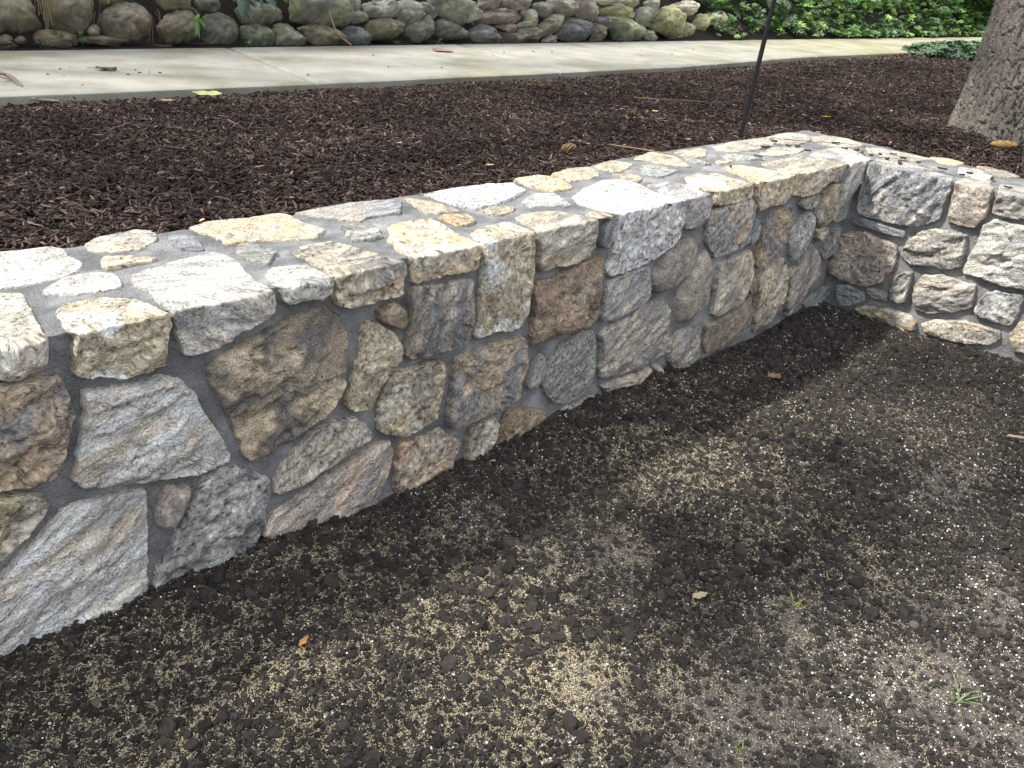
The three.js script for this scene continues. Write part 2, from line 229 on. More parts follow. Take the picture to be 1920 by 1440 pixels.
      if (o.dome) { const q2 = clamp(d / (size * 0.62)); h = o.dome * size * Math.pow(1 - (1 - q2) ** 2, 0.62) + rough + lean; }
    }
    frame(x, o.wall ? y + (0.014 * fbm(x * 16 + id, 3, 2) + 0.006 * fbm(x * 55 + id, 8, 2)) * Math.exp(-((y / 0.05) ** 2)) : y, h, P, hT); pos.push(P[0], P[1], P[2]);
    const rl = Math.hypot(x - cx, y - cy) + 1e-5, un = lerp(h, hT, top) / rl * clamp(rl / (0.5 * size)), ux = x - (x - cx) * un, uy = y - (y - cy) * un;
    uv.push(((ux - cx) * ca + (uy - cy) * sa) * us + id, (-(ux - cx) * sa + (uy - cy) * ca) * us + id * 0.7);
    const A = streaky ? 0.5 : 1, B = streaky ? 2 : 1, m1 = sst(-0.22, 0.22, fbm(qs * 9 * A + id * 3, qt * 9 * B, 4)), vn = 0.55 * sst(0.62, 0.86, ridge(qs * 8 * A + id, qt * 8 * B - id, 2)), m2 = amt * sst(0.02, 0.2, fbm(qs * 6.5 * A - id, qt * 6.5 * B + 40, 4)), f = 2.1 * (1 + 0.66 * fbm(qs * 30 * A, qt * 30 * B + id, 3));
    for (let c = 0; c < 3; c++) col.push(Math.min(0.95, lerp(lerp(lerp(c1[c], c2[c], m1), c3[c], m2), Math.min(0.75, c1[c] * 1.5 + 0.05), vn * (o.wall ? 1 : 0)) * f));
  };
  const flip = ar < 0, tri = (a, b, c) => (flip ? idx.push(a, c, b) : idx.push(a, b, c));
  let prev = null;
  for (const [ins, fr, dep] of rings) {
    let n = N; while (n > 16 && n % 2 === 0 && per * (1 - fr) / n < 0.62 * per / N) n /= 2;
    if (prev && n < prev.n / 2) n = prev.n / 2;
    const start = pos.length / 3;
    for (let q = 0; q < n; q++) {
      const [bx, by] = bd[q * N / n], L = Math.hypot(bx - cx, by - cy), a = Math.min(ins, L * 0.5), k = (1 - a / L) * (1 - fr);
      put(cx + (bx - cx) * k, cy + (by - cy) * k, dep);
    }
    if (prev) for (let i = 0; i < n; i++) {
      const j = (i + 1) % n;
      if (n === prev.n) { tri(prev.start + i, prev.start + j, start + j); tri(prev.start + i, start + j, start + i); }
      else { const o0 = prev.start + 2 * i, o1 = o0 + 1, o2 = prev.start + (2 * i + 2) % prev.n; tri(o0, o1, start + i); tri(o1, start + j, start + i); tri(o1, o2, start + j); }
    }
    prev = { n, start };
  }
  put(cx, cy, 1);
  { const z = pos.length / 3 - 1; for (let i = 0; i < prev.n; i++) tri(prev.start + i, prev.start + (i + 1) % prev.n, z); }
  if (!o.dome) { const z = pos.length / 3; put(cx, cy, -o.deep); for (let i = 0; i < N; i++) tri((i + 1) % N, i, z); }
  else {                                                                  // the hidden far half of a boulder
    const s0 = pos.length / 3, KR = [0.85, 0.5];
    KR.forEach((k, q) => { for (let i = 0; i < N; i++) put(cx + (bd[i][0] - cx) * k, cy + (bd[i][1] - cy) * k, -size * 0.9 * [0.3, 0.7][q]); });
    for (let q = 0; q < 2; q++) for (let i = 0; i < N; i++) { const j = (i + 1) % N, u0 = q ? s0 : 0, u1 = s0 + q * N; tri(u0 + j, u0 + i, u1 + i); tri(u0 + j, u1 + i, u1 + j); }
    const z = pos.length / 3; put(cx, cy, -size * 0.85); for (let i = 0; i < N; i++) tri(s0 + N + (i + 1) % N, s0 + N + i, z);
  }
  return buf(pos, idx, uv, col);
}
const wall = tag(group('stone_wall'), 'mortared wall of mixed tan, grey and rust stones, turning a corner beside the seeded soil', 'stone wall');
const OW = { wall: true, cut: 0.07, step: 0.007, most: 224, jag: 0.6, grow: 0.0035, deep: 0.035, edge: 0.005, proud: 0.027, proudTop: 0.007, rough: 1, chamfer: 0.3 };
const sm = (k) => (k.startsWith('smooth') ? matSmooth : KIND[k][4] ? (rnd() < 0.72 ? matStreak : matCoarse) : rnd() < 0.5 ? matGrain : matCoarse);
const a = (kind, ang, poly) => mesh('stone', stoneGeo(frameA, kind, -ang, poly, { ...OW, cut: kind.startsWith('smooth') ? 0.25 : 0.07, edge: kind.startsWith('smooth') ? 0.03 : 0.005 }), sm(kind), wall);
const b = (kind, ang, poly) => mesh('stone', stoneGeo(frameB, kind, -ang, poly, OW), sm(kind), wall);
a('cream',10,[-1.394,-0.315,-1.304,-0.248,-1.314,-0.172,-1.327,-0.074,-1.332,-0.018,-1.337,0.021,-1.342,0.051,-1.358,0.062,-1.393,0.067,-1.479,0.046]);
a('pale',0,[-1.330,-0.579,-1.269,-0.551,-1.222,-0.532,-1.157,-0.532,-1.141,-0.502,-1.147,-0.440,-1.137,-0.395,-1.143,-0.361,-1.169,-0.322,-1.206,-0.303,-1.264,-0.299,-1.335,-0.305,-1.392,-0.324]);
a('pale',0,[-1.253,-0.259,-1.199,-0.304,-1.152,-0.299,-1.102,-0.281,-1.104,-0.235,-1.108,-0.197,-1.128,-0.181,-1.165,-0.182,-1.209,-0.193,-1.259,-0.219,-1.267,-0.235]);
a('gold',5,[-1.278,-0.114,-1.244,-0.147,-1.181,-0.139,-1.123,-0.095,-1.107,-0.050,-1.094,0.005,-1.094,0.030,-1.105,0.076,-1.109,0.117,-1.136,0.120,-1.173,0.122,-1.207,0.125,-1.247,0.110,-1.284,0.101,-1.297,0.086,-1.294,0.043,-1.282,0.011,-1.288,-0.049]);
a('gold',0,[-1.091,-0.374,-1.073,-0.387,-1.020,-0.358,-0.978,-0.317,-1.004,-0.303,-1.047,-0.309,-1.099,-0.307,-1.103,-0.331]);
a('beige',0,[-1.082,-0.516,-1.035,-0.546,-0.942,-0.556,-0.909,-0.534,-0.904,-0.501,-0.924,-0.446,-0.953,-0.427,-0.994,-0.403,-1.056,-0.425,-1.086,-0.447,-1.090,-0.479]);
a('dark',-30,[-0.890,-0.463,-0.865,-0.467,-0.834,-0.431,-0.836,-0.388,-0.853,-0.320,-0.873,-0.327,-0.901,-0.358,-0.902,-0.412]);
a('palegrey',-25,[-1.080,-0.232,-1.038,-0.255,-0.949,-0.276,-0.848,-0.283,-0.830,-0.258,-0.824,-0.202,-0.840,-0.122,-0.851,-0.055,-0.840,0.007,-0.838,0.032,-0.847,0.054,-0.885,0.069,-0.941,0.083,-0.958,0.103,-1.001,0.112,-1.050,0.118,-1.063,0.107,-1.073,0.062,-1.080,0.029,-1.083,0.002,-1.078,-0.095,-1.088,-0.167]);
a('darkstripe',-10,[-0.786,-0.281,-0.755,-0.313,-0.731,-0.299,-0.714,-0.253,-0.705,-0.212,-0.744,-0.167,-0.770,-0.143,-0.788,-0.173,-0.804,-0.216]);
a('orange',5,[-0.813,-0.505,-0.728,-0.531,-0.631,-0.506,-0.536,-0.514,-0.518,-0.484,-0.521,-0.397,-0.498,-0.310,-0.556,-0.262,-0.642,-0.285,-0.702,-0.320,-0.776,-0.337,-0.785,-0.401]);
a('bluegrey',10,[-0.488,-0.493,-0.399,-0.499,-0.310,-0.498,-0.190,-0.484,-0.123,-0.458,-0.209,-0.342,-0.273,-0.349,-0.324,-0.350,-0.369,-0.324,-0.397,-0.364,-0.468,-0.438]);
a('darkstripe',-10,[-0.448,-0.314,-0.403,-0.305,-0.361,-0.288,-0.372,-0.225,-0.394,-0.182,-0.434,-0.181,-0.486,-0.188,-0.483,-0.209,-0.460,-0.267]);
a('tan',-15,[-0.096,-0.478,-0.078,-0.435,-0.049,-0.390,-0.028,-0.311,-0.034,-0.257,-0.084,-0.274,-0.149,-0.300,-0.131,-0.356,-0.117,-0.416]);
a('rust',0,[-0.138,-0.249,-0.088,-0.261,-0.035,-0.233,-0.048,-0.173,-0.073,-0.151,-0.135,-0.151,-0.131,-0.200]);
a('palegrey',-10,[-0.809,-0.085,-0.763,-0.110,-0.691,-0.083,-0.689,-0.027,-0.677,0.013,-0.678,0.042,-0.712,0.049,-0.742,0.036,-0.794,0.041,-0.806,0.033,-0.809,0.016,-0.817,-0.029]);
a('tangrey',5,[-0.675,-0.203,-0.629,-0.219,-0.534,-0.216,-0.519,-0.177,-0.503,-0.109,-0.485,-0.035,-0.451,0.009,-0.449,0.027,-0.458,0.069,-0.455,0.097,-0.509,0.094,-0.549,0.090,-0.588,0.092,-0.626,0.092,-0.658,0.076,-0.674,0.054,-0.662,0.027,-0.675,0.003,-0.665,-0.088,-0.673,-0.160]);
a('orange',15,[-0.325,-0.248,-0.269,-0.259,-0.158,-0.251,-0.168,-0.177,-0.191,-0.090,-0.191,0.004,-0.195,0.029,-0.195,0.064,-0.239,0.068,-0.307,0.066,-0.352,0.071,-0.405,0.076,-0.421,0.068,-0.427,0.018,-0.428,-0.043,-0.401,-0.116,-0.396,-0.144,-0.367,-0.174]);
a('gold',80,[-0.154,-0.078,-0.073,-0.108,0.023,-0.107,0.025,-0.053,0.028,0.010,0.033,0.045,0.034,0.111,0.029,0.182,0.031,0.256,0.009,0.305,-0.031,0.308,-0.098,0.294,-0.124,0.298,-0.168,0.303,-0.188,0.282,-0.184,0.257,-0.170,0.189,-0.164,0.111,-0.169,0.048,-0.170,0.008,-0.171,-0.023]);
a('ironbrown',20,[-1.008,0.161,-0.983,0.140,-0.900,0.120,-0.828,0.096,-0.739,0.079,-0.693,0.075,-0.647,0.126,-0.628,0.184,-0.633,0.254,-0.660,0.335,-0.703,0.387,-0.785,0.416,-0.880,0.447,-0.925,0.451,-0.944,0.422,-0.960,0.353,-0.981,0.270,-1.008,0.203]);
a('rustdark',30,[-0.534,0.129,-0.509,0.115,-0.478,0.116,-0.457,0.133,-0.443,0.160,-0.445,0.183,-0.461,0.195,-0.498,0.172,-0.526,0.154]);
a('gold',70,[-0.588,0.166,-0.574,0.147,-0.544,0.156,-0.513,0.180,-0.482,0.207,-0.460,0.241,-0.462,0.264,-0.491,0.295,-0.512,0.319,-0.538,0.345,-0.554,0.390,-0.570,0.415,-0.621,0.405,-0.636,0.388,-0.635,0.354,-0.620,0.306,-0.594,0.247,-0.586,0.203]);
a('brownblue',75,[-0.426,0.099,-0.411,0.079,-0.351,0.092,-0.213,0.096,-0.197,0.119,-0.196,0.173,-0.203,0.252,-0.218,0.300,-0.253,0.311,-0.342,0.297,-0.432,0.297,-0.446,0.284,-0.439,0.227,-0.429,0.177,-0.425,0.141]);
a('rustblue',40,[-0.251,0.348,-0.120,0.338,0.027,0.345,0.048,0.399,0.060,0.441,0.033,0.507,0.031,0.573,-0.065,0.582,-0.156,0.591,-0.256,0.590,-0.273,0.551,-0.262,0.441]);
a('tangold',30,[-0.511,0.335,-0.438,0.330,-0.361,0.331,-0.304,0.340,-0.295,0.368,-0.300,0.430,-0.317,0.517,-0.320,0.535,-0.394,0.534,-0.462,0.541,-0.533,0.503,-0.537,0.470,-0.533,0.392]);
a('rustdark',-30,[0.079,0.165,0.143,0.173,0.249,0.151,0.369,0.136,0.384,0.172,0.394,0.241,0.393,0.322,0.389,0.368,0.335,0.385,0.241,0.385,0.151,0.385,0.080,0.394,0.067,0.352,0.062,0.252,0.057,0.182]);
a('greygreen',40,[0.137,0.555,0.147,0.496,0.216,0.434,0.318,0.400,0.374,0.408,0.406,0.475,0.404,0.571,0.388,0.643,0.350,0.675,0.266,0.675,0.208,0.651,0.160,0.593]);
a('warmgrey',35,[0.419,0.436,0.490,0.412,0.618,0.379,0.773,0.386,0.809,0.434,0.828,0.506,0.874,0.587,0.869,0.633,0.777,0.636,0.664,0.646,0.569,0.648,0.459,0.631,0.434,0.580,0.446,0.518]);
a('bluegrey',40,[0.410,0.245,0.486,0.232,0.570,0.225,0.640,0.224,0.656,0.272,0.670,0.348,0.621,0.368,0.535,0.379,0.460,0.392,0.417,0.384,0.410,0.350,0.411,0.291]);
a('smooth',50,[0.683,0.326,0.677,0.282,0.698,0.238,0.759,0.189,0.827,0.159,0.885,0.159,0.921,0.181,0.941,0.228,0.930,0.276,0.871,0.315,0.801,0.345,0.727,0.351]);
a('smoothpink',60,[0.871,0.491,0.849,0.413,0.866,0.365,0.917,0.299,0.987,0.230,1.022,0.242,1.050,0.312,1.078,0.417,1.076,0.478,1.018,0.499,0.921,0.523]);
a('whitetan',20,[0.082,-0.131,0.139,-0.147,0.243,-0.116,0.280,-0.052,0.307,0.008,0.323,0.052,0.323,0.095,0.290,0.127,0.203,0.137,0.137,0.130,0.082,0.137,0.065,0.111,0.057,0.049,0.046,0.007,0.055,-0.039,0.059,-0.071]);
a('dark',80,[0.350,0.036,0.376,0.011,0.413,0.019,0.412,0.072,0.388,0.112,0.350,0.097,0.347,0.062]);
a('white',30,[0.428,-0.206,0.541,-0.259,0.694,-0.312,0.769,-0.299,0.798,-0.224,0.753,-0.105,0.747,-0.029,0.791,0.018,0.803,0.060,0.810,0.132,0.790,0.165,0.696,0.196,0.602,0.214,0.501,0.223,0.426,0.219,0.405,0.198,0.420,0.151,0.418,0.079,0.423,0.026,0.406,0.002,0.398,-0.076,0.390,-0.141]);
a('purplegrey',20,[0.814,-0.191,0.906,-0.182,0.971,-0.113,0.927,-0.016,0.966,0.022,0.964,0.060,0.959,0.107,0.913,0.122,0.823,0.113,0.805,0.084,0.801,0.020,0.757,-0.002,0.768,-0.074]);
a('bluegrey',50,[0.973,0.073,1.036,0.064,1.237,0.055,1.280,0.079,1.301,0.134,1.286,0.183,1.295,0.238,1.211,0.256,1.138,0.270,1.075,0.274,1.031,0.238,0.983,0.185,0.970,0.127]);
a('dark',70,[1.293,0.171,1.330,0.148,1.354,0.194,1.345,0.246,1.291,0.257,1.277,0.222]);
a('whitetan',50,[1.120,0.312,1.190,0.292,1.339,0.292,1.369,0.339,1.375,0.417,1.364,0.486,1.304,0.516,1.241,0.537,1.166,0.552,1.135,0.527,1.132,0.450,1.120,0.379]);
a('rustdark',0,[1.367,0.430,1.399,0.419,1.440,0.445,1.449,0.483,1.392,0.496,1.366,0.458]);
a('gold',10,[1.040,-0.179,1.144,-0.194,1.231,-0.164,1.230,-0.060,1.242,0.009,1.259,0.039,1.237,0.055,1.117,0.054,1.021,0.050,0.973,0.043,0.979,0.015,0.966,-0.043,0.977,-0.110]);
a('orange',0,[1.333,-0.212,1.444,-0.217,1.501,-0.176,1.519,-0.096,1.536,0.009,1.559,0.031,1.571,0.086,1.523,0.119,1.422,0.112,1.317,0.113,1.299,0.082,1.279,0.004,1.293,-0.042,1.322,-0.121]);
a('tangrey',10,[1.586,-0.176,1.780,-0.177,1.918,-0.178,1.979,-0.102,1.977,-0.009,1.966,0.011,1.913,0.047,1.824,0.064,1.759,0.097,1.655,0.101,1.573,0.090,1.566,0.046,1.563,0.013,1.534,-0.001,1.563,-0.085]);
a('tangold',60,[1.832,0.163,1.847,0.108,1.918,0.082,1.975,0.082,1.996,0.120,1.986,0.184,1.987,0.243,1.956,0.268,1.886,0.272,1.840,0.221]);
a('dark',60,[1.876,0.056,1.917,0.026,1.962,-0.016,1.997,-0.000,2.021,0.031,1.996,0.067,1.927,0.073]);
a('palegrey',60,[1.996,-0.175,2.196,-0.204,2.351,-0.172,2.273,-0.068,2.196,0.006,2.194,0.042,2.168,0.105,2.164,0.209,2.155,0.276,2.050,0.279,1.991,0.251,1.994,0.200,2.015,0.101,2.025,0.038,2.016,0.009,2.042,-0.074,1.995,-0.127]);
a('warmgrey',20,[1.677,0.121,1.736,0.105,1.806,0.110,1.817,0.147,1.793,0.168,1.710,0.163,1.670,0.147]);
a('rustblue',70,[1.390,0.181,1.450,0.150,1.574,0.120,1.603,0.172,1.622,0.273,1.589,0.331,1.512,0.360,1.410,0.383,1.388,0.358,1.391,0.289,1.382,0.220]);
a('greyfine',60,[1.650,0.263,1.697,0.221,1.759,0.181,1.818,0.218,1.852,0.289,1.833,0.337,1.780,0.372,1.713,0.404,1.677,0.368,1.649,0.306]);
a('greygreen',60,[1.995,0.403,2.030,0.355,2.082,0.310,2.127,0.310,2.155,0.376,2.132,0.435,2.021,0.454,1.988,0.432]);
a('warmgrey',60,[1.713,0.464,1.788,0.418,1.883,0.353,1.955,0.411,2.010,0.507,1.987,0.566,1.927,0.625,1.859,0.666,1.801,0.697,1.765,0.629,1.742,0.546]);
a('tangrey',60,[1.444,0.439,1.507,0.409,1.634,0.375,1.676,0.442,1.704,0.538,1.715,0.625,1.662,0.660,1.583,0.695,1.525,0.712,1.495,0.635,1.481,0.549]);
a('brown',50,[1.107,0.576,1.204,0.564,1.341,0.553,1.423,0.514,1.468,0.598,1.472,0.674,1.367,0.694,1.253,0.709,1.152,0.718,1.110,0.656]);
a('warmgrey',30,[0.878,0.588,0.928,0.554,1.037,0.558,1.082,0.642,1.094,0.708,1.016,0.736,0.934,0.744,0.879,0.672]);
a('slate',30,[1.948,0.670,2.022,0.638,2.133,0.617,2.237,0.618,2.281,0.686,2.302,0.742,2.150,0.742,2.012,0.743]);
a('tangold',40,[1.871,0.284,1.964,0.284,1.957,0.328,1.940,0.351,1.891,0.324]);
a('rustblue',20,[-1.525,0.047,-1.430,0.068,-1.374,0.081,-1.323,0.089,-1.316,0.128,-1.311,0.181,-1.322,0.210,-1.341,0.250,-1.373,0.313,-1.411,0.318,-1.474,0.301,-1.571,0.268]);
a('whitegrey',20,[-1.286,0.137,-1.237,0.143,-1.182,0.153,-1.122,0.149,-1.082,0.170,-1.049,0.219,-1.029,0.277,-0.996,0.356,-0.979,0.409,-0.988,0.429,-1.064,0.423,-1.165,0.402,-1.249,0.385,-1.316,0.370,-1.337,0.341,-1.319,0.279,-1.294,0.193]);
a('tangold',30,[-1.544,0.300,-1.478,0.323,-1.427,0.338,-1.403,0.358,-1.395,0.376,-1.407,0.397,-1.436,0.422,-1.471,0.447,-1.506,0.472,-1.582,0.491]);
a('whitegrey',30,[-1.548,0.536,-1.515,0.519,-1.473,0.489,-1.423,0.453,-1.397,0.432,-1.371,0.411,-1.318,0.407,-1.272,0.415,-1.202,0.423,-1.187,0.427,-1.198,0.515,-1.211,0.603,-1.227,0.718,-1.235,0.744,-1.358,0.763,-1.463,0.763,-1.559,0.754,-1.616,0.731,-1.583,0.564]);
a('smoothpink',60,[-1.176,0.507,-1.161,0.472,-1.146,0.440,-1.123,0.442,-1.094,0.457,-1.086,0.476,-1.099,0.508,-1.124,0.549,-1.153,0.567,-1.170,0.551,-1.179,0.529]);
a('greyblack',20,[-1.205,0.710,-1.191,0.662,-1.156,0.631,-1.122,0.569,-1.079,0.503,-1.050,0.454,-1.012,0.439,-0.972,0.454,-0.916,0.495,-0.878,0.530,-0.883,0.573,-0.902,0.621,-0.924,0.668,-0.941,0.718,-1.019,0.742,-1.084,0.750,-1.134,0.754,-1.206,0.750]);
a('whitetan',40,[-0.866,0.548,-0.842,0.506,-0.798,0.467,-0.742,0.431,-0.698,0.416,-0.642,0.424,-0.595,0.444,-0.566,0.483,-0.560,0.510,-0.602,0.522,-0.661,0.534,-0.730,0.555,-0.798,0.582,-0.847,0.591,-0.867,0.574]);
a('pinkrust',35,[-0.905,0.669,-0.879,0.645,-0.822,0.627,-0.749,0.598,-0.674,0.580,-0.603,0.561,-0.541,0.545,-0.491,0.552,-0.478,0.595,-0.496,0.651,-0.522,0.698,-0.535,0.758,-0.599,0.769,-0.660,0.767,-0.732,0.766,-0.807,0.768,-0.888,0.738,-0.909,0.700]);
a('tanrust',15,[-0.467,0.650,-0.452,0.579,-0.406,0.581,-0.351,0.585,-0.303,0.580,-0.243,0.627,-0.211,0.662,-0.232,0.688,-0.252,0.721,-0.243,0.767,-0.330,0.772,-0.401,0.770,-0.466,0.755,-0.473,0.712]);
a('tangold',60,[-0.184,0.625,-0.140,0.607,-0.078,0.612,-0.059,0.642,-0.078,0.698,-0.106,0.736,-0.167,0.762,-0.188,0.733]);
a('rustdark',60,[-0.096,0.751,-0.070,0.701,-0.046,0.650,-0.005,0.616,0.079,0.630,0.170,0.664,0.183,0.697,0.146,0.750,0.106,0.783,-0.022,0.775,-0.087,0.775]);
a('greygreen',70,[0.062,0.522,0.092,0.460,0.127,0.440,0.142,0.495,0.104,0.555,0.065,0.543]);
a('warmgrey',20,[0.244,0.714,0.282,0.691,0.397,0.695,0.486,0.696,0.524,0.731,0.438,0.761,0.292,0.752]);
a('tangrey',20,[0.464,0.660,0.573,0.665,0.750,0.664,0.778,0.708,0.681,0.722,0.521,0.719]);
a('smoothpink',0,[0.777,0.679,0.802,0.667,0.846,0.694,0.852,0.730,0.811,0.732]);
a('white',10,[-0.022,-0.472,0.095,-0.484,0.247,-0.472,0.358,-0.442,0.339,-0.348,0.223,-0.297,0.111,-0.263,0.015,-0.259,-0.005,-0.324,-0.016,-0.422]);
a('tan',0,[0.043,-0.244,0.099,-0.258,0.161,-0.214,0.116,-0.183,0.048,-0.176,0.035,-0.204]);
a('greyfine',0,[0.221,-0.251,0.330,-0.303,0.408,-0.275,0.351,-0.136,0.277,-0.164,0.209,-0.188]);
a('orange',0,[0.398,-0.476,0.525,-0.484,0.560,-0.425,0.541,-0.324,0.511,-0.287,0.413,-0.298,0.387,-0.362]);
a('tan',0,[0.582,-0.470,0.723,-0.506,0.816,-0.478,0.770,-0.380,0.679,-0.352,0.572,-0.363]);
a('tan',5,[0.853,-0.491,0.996,-0.521,1.034,-0.438,0.933,-0.391,0.871,-0.376,0.834,-0.408]);
a('tanrust',0,[0.810,-0.360,0.879,-0.327,0.882,-0.267,0.814,-0.229,0.789,-0.270]);
a('slategreen',0,[1.058,-0.411,1.114,-0.353,1.124,-0.270,0.973,-0.243,0.920,-0.307]);
a('tan',0,[1.113,-0.501,1.297,-0.555,1.350,-0.485,1.263,-0.344,1.243,-0.297,1.175,-0.343,1.152,-0.439]);
a('tan',0,[1.390,-0.498,1.597,-0.504,1.570,-0.450,1.454,-0.376,1.379,-0.380,1.374,-0.443]);
a('beige',0,[1.665,-0.491,1.892,-0.515,2.128,-0.508,2.108,-0.424,1.989,-0.369,1.782,-0.357,1.661,-0.378,1.630,-0.424]);
a('slategreen',0,[1.546,-0.366,1.647,-0.352,1.695,-0.236,1.566,-0.249,1.520,-0.316]);
a('beige',0,[1.760,-0.302,1.956,-0.348,2.104,-0.319,2.101,-0.251,1.970,-0.224,1.799,-0.236]);
a('bluegrey',0,[1.343,-0.411,1.372,-0.359,1.364,-0.280,1.313,-0.292,1.313,-0.365]);
a('tan',0,[1.427,-0.304,1.520,-0.316,1.516,-0.272,1.436,-0.259,1.398,-0.264]);
a('tan',0,[0.310,-0.045,0.370,-0.051,0.383,0.004,0.377,0.013,0.317,-0.003]);
a('beige',0,[2.167,-0.505,2.398,-0.527,2.458,-0.444,2.338,-0.359,2.159,-0.326,2.093,-0.389,2.121,-0.450]);
b('blueblack',60,[0.042,0.195,0.041,0.121,0.048,0.055,0.049,-0.023,0.113,-0.081,0.245,-0.089,0.390,-0.086,0.424,0.043,0.415,0.101,0.417,0.149,0.411,0.172,0.360,0.207,0.305,0.233,0.228,0.235,0.133,0.238,0.065,0.234]);
b('slate',-10,[0.040,0.255,0.099,0.247,0.176,0.257,0.290,0.252,0.294,0.291,0.222,0.289,0.132,0.287,0.050,0.291]);
b('pinkbeige',20,[0.450,0.169,0.442,0.122,0.440,0.053,0.428,-0.037,0.429,-0.170,0.544,-0.089,0.576,-0.023,0.588,0.057,0.587,0.111,0.566,0.165,0.523,0.170]);
b('warmgrey',10,[0.606,0.093,0.602,0.040,0.604,-0.000,0.563,-0.170,0.618,-0.165,0.767,-0.181,0.834,0.073,0.770,0.073,0.692,0.091]);
b('palegrey',30,[0.576,0.369,0.576,0.296,0.591,0.221,0.592,0.145,0.632,0.113,0.728,0.108,0.844,0.103,0.955,0.339,0.825,0.361,0.754,0.370,0.658,0.368]);
b('pinkbeige',10,[-0.013,0.432,0.006,0.356,0.045,0.326,0.116,0.307,0.194,0.319,0.269,0.328,0.283,0.361,0.284,0.414,0.275,0.471,0.258,0.515,0.187,0.558,0.094,0.560,0.027,0.548,-0.007,0.543]);
b('warmgrey',20,[0.301,0.363,0.311,0.301,0.350,0.242,0.410,0.215,0.482,0.206,0.544,0.206,0.554,0.267,0.558,0.345,0.513,0.370,0.427,0.381,0.354,0.396,0.317,0.381]);
b('warmgrey',60,[0.303,0.531,0.310,0.467,0.338,0.439,0.375,0.431,0.379,0.491,0.384,0.567,0.354,0.589,0.313,0.575]);
b('warmgrey',20,[0.399,0.485,0.427,0.426,0.502,0.399,0.571,0.407,0.644,0.405,0.653,0.454,0.657,0.508,0.584,0.553,0.492,0.592,0.429,0.587,0.407,0.536]);
b('greyfine',20,[0.672,0.514,0.695,0.425,0.738,0.400,0.833,0.386,0.839,0.420,0.836,0.486,0.828,0.537,0.777,0.537,0.710,0.531]);
b('tangold',-15,[0.172,0.672,0.248,0.637,0.321,0.628,0.416,0.627,0.459,0.651,0.457,0.692,0.380,0.704,0.274,0.701,0.202,0.694]);
b('beige',-10,[0.481,0.651,0.532,0.609,0.627,0.583,0.723,0.571,0.794,0.568,0.810,0.599,0.781,0.648,0.694,0.666,0.589,0.682,0.511,0.680]);
b('slate',0,[0.050,0.590,0.112,0.570,0.192,0.592,0.203,0.629,0.141,0.674,0.085,0.689]);
b('greygreen',0,[0.181,0.564,0.261,0.553,0.300,0.556,0.303,0.594,0.228,0.596]);
b('tan',0,[0.840,0.573,0.859,0.500,1.007,0.489,1.049,0.611,0.873,0.636]);
b('greyfine',0,[0.858,0.414,0.965,0.370,1.000,0.470,0.866,0.483]);
b('beige',0,[-0.380,-0.285,-0.364,-0.424,-0.264,-0.465,-0.143,-0.395,-0.131,-0.289,-0.209,-0.193,-0.283,-0.178]);
b('beige',0,[-0.114,-0.343,-0.053,-0.389,0.097,-0.399,0.190,-0.410,0.179,-0.275,0.053,-0.218,-0.052,-0.231]);
b('orange',0,[0.172,-0.429,0.228,-0.494,0.323,-0.467,0.315,-0.360,0.252,-0.336]);
b('pale',0,[0.334,-0.342,0.404,-0.386,0.508,-0.282,0.530,-0.138,0.452,-0.183,0.383,-0.190]);
b('pinkbeige',0,[0.377,-0.455,0.431,-0.482,0.501,-0.478,0.582,-0.422,0.541,-0.329,0.477,-0.324]);
b('beige',0,[0.031,-0.102,0.094,-0.168,0.216,-0.151,0.294,-0.148,0.238,-0.088,0.110,-0.088]);
// the wall goes on past both sides of the picture
function rows(put, s0, s1, tops) {
  const kinds = ['tangrey', 'whitegrey', 'gold', 'warmgrey', 'rustblue', 'palegrey', 'tangold', 'pinkbeige'];
  for (const [t0, t1] of [[-0.24, 0.12], [0.16, 0.36], [0.40, 0.56], [0.60, 0.80], [tops, -0.28]]) for (let s = s0 + rr(0, 0.06); s < s1 - 0.12;) {
    const w = Math.min(rr(0.18, 0.34), s1 - s), j = () => rr(-0.018, 0.018);
    put(pick(kinds), rr(-10, 40), [s + j(), t0 + j(), s + w / 2, t0 + j(), s + w - 0.03 + j(), t0 + j(), s + w - 0.03 + j(), (t0 + t1) / 2, s + w - 0.03 + j(), t1 + j(), s + w / 2, t1 + j(), s + j(), t1 + j(), s + j(), (t0 + t1) / 2]);
    s += w + 0.01;
  }
}
rows(a, -3.3, -1.5, -0.5); rows(b, 0.99, 3.2, -0.4);
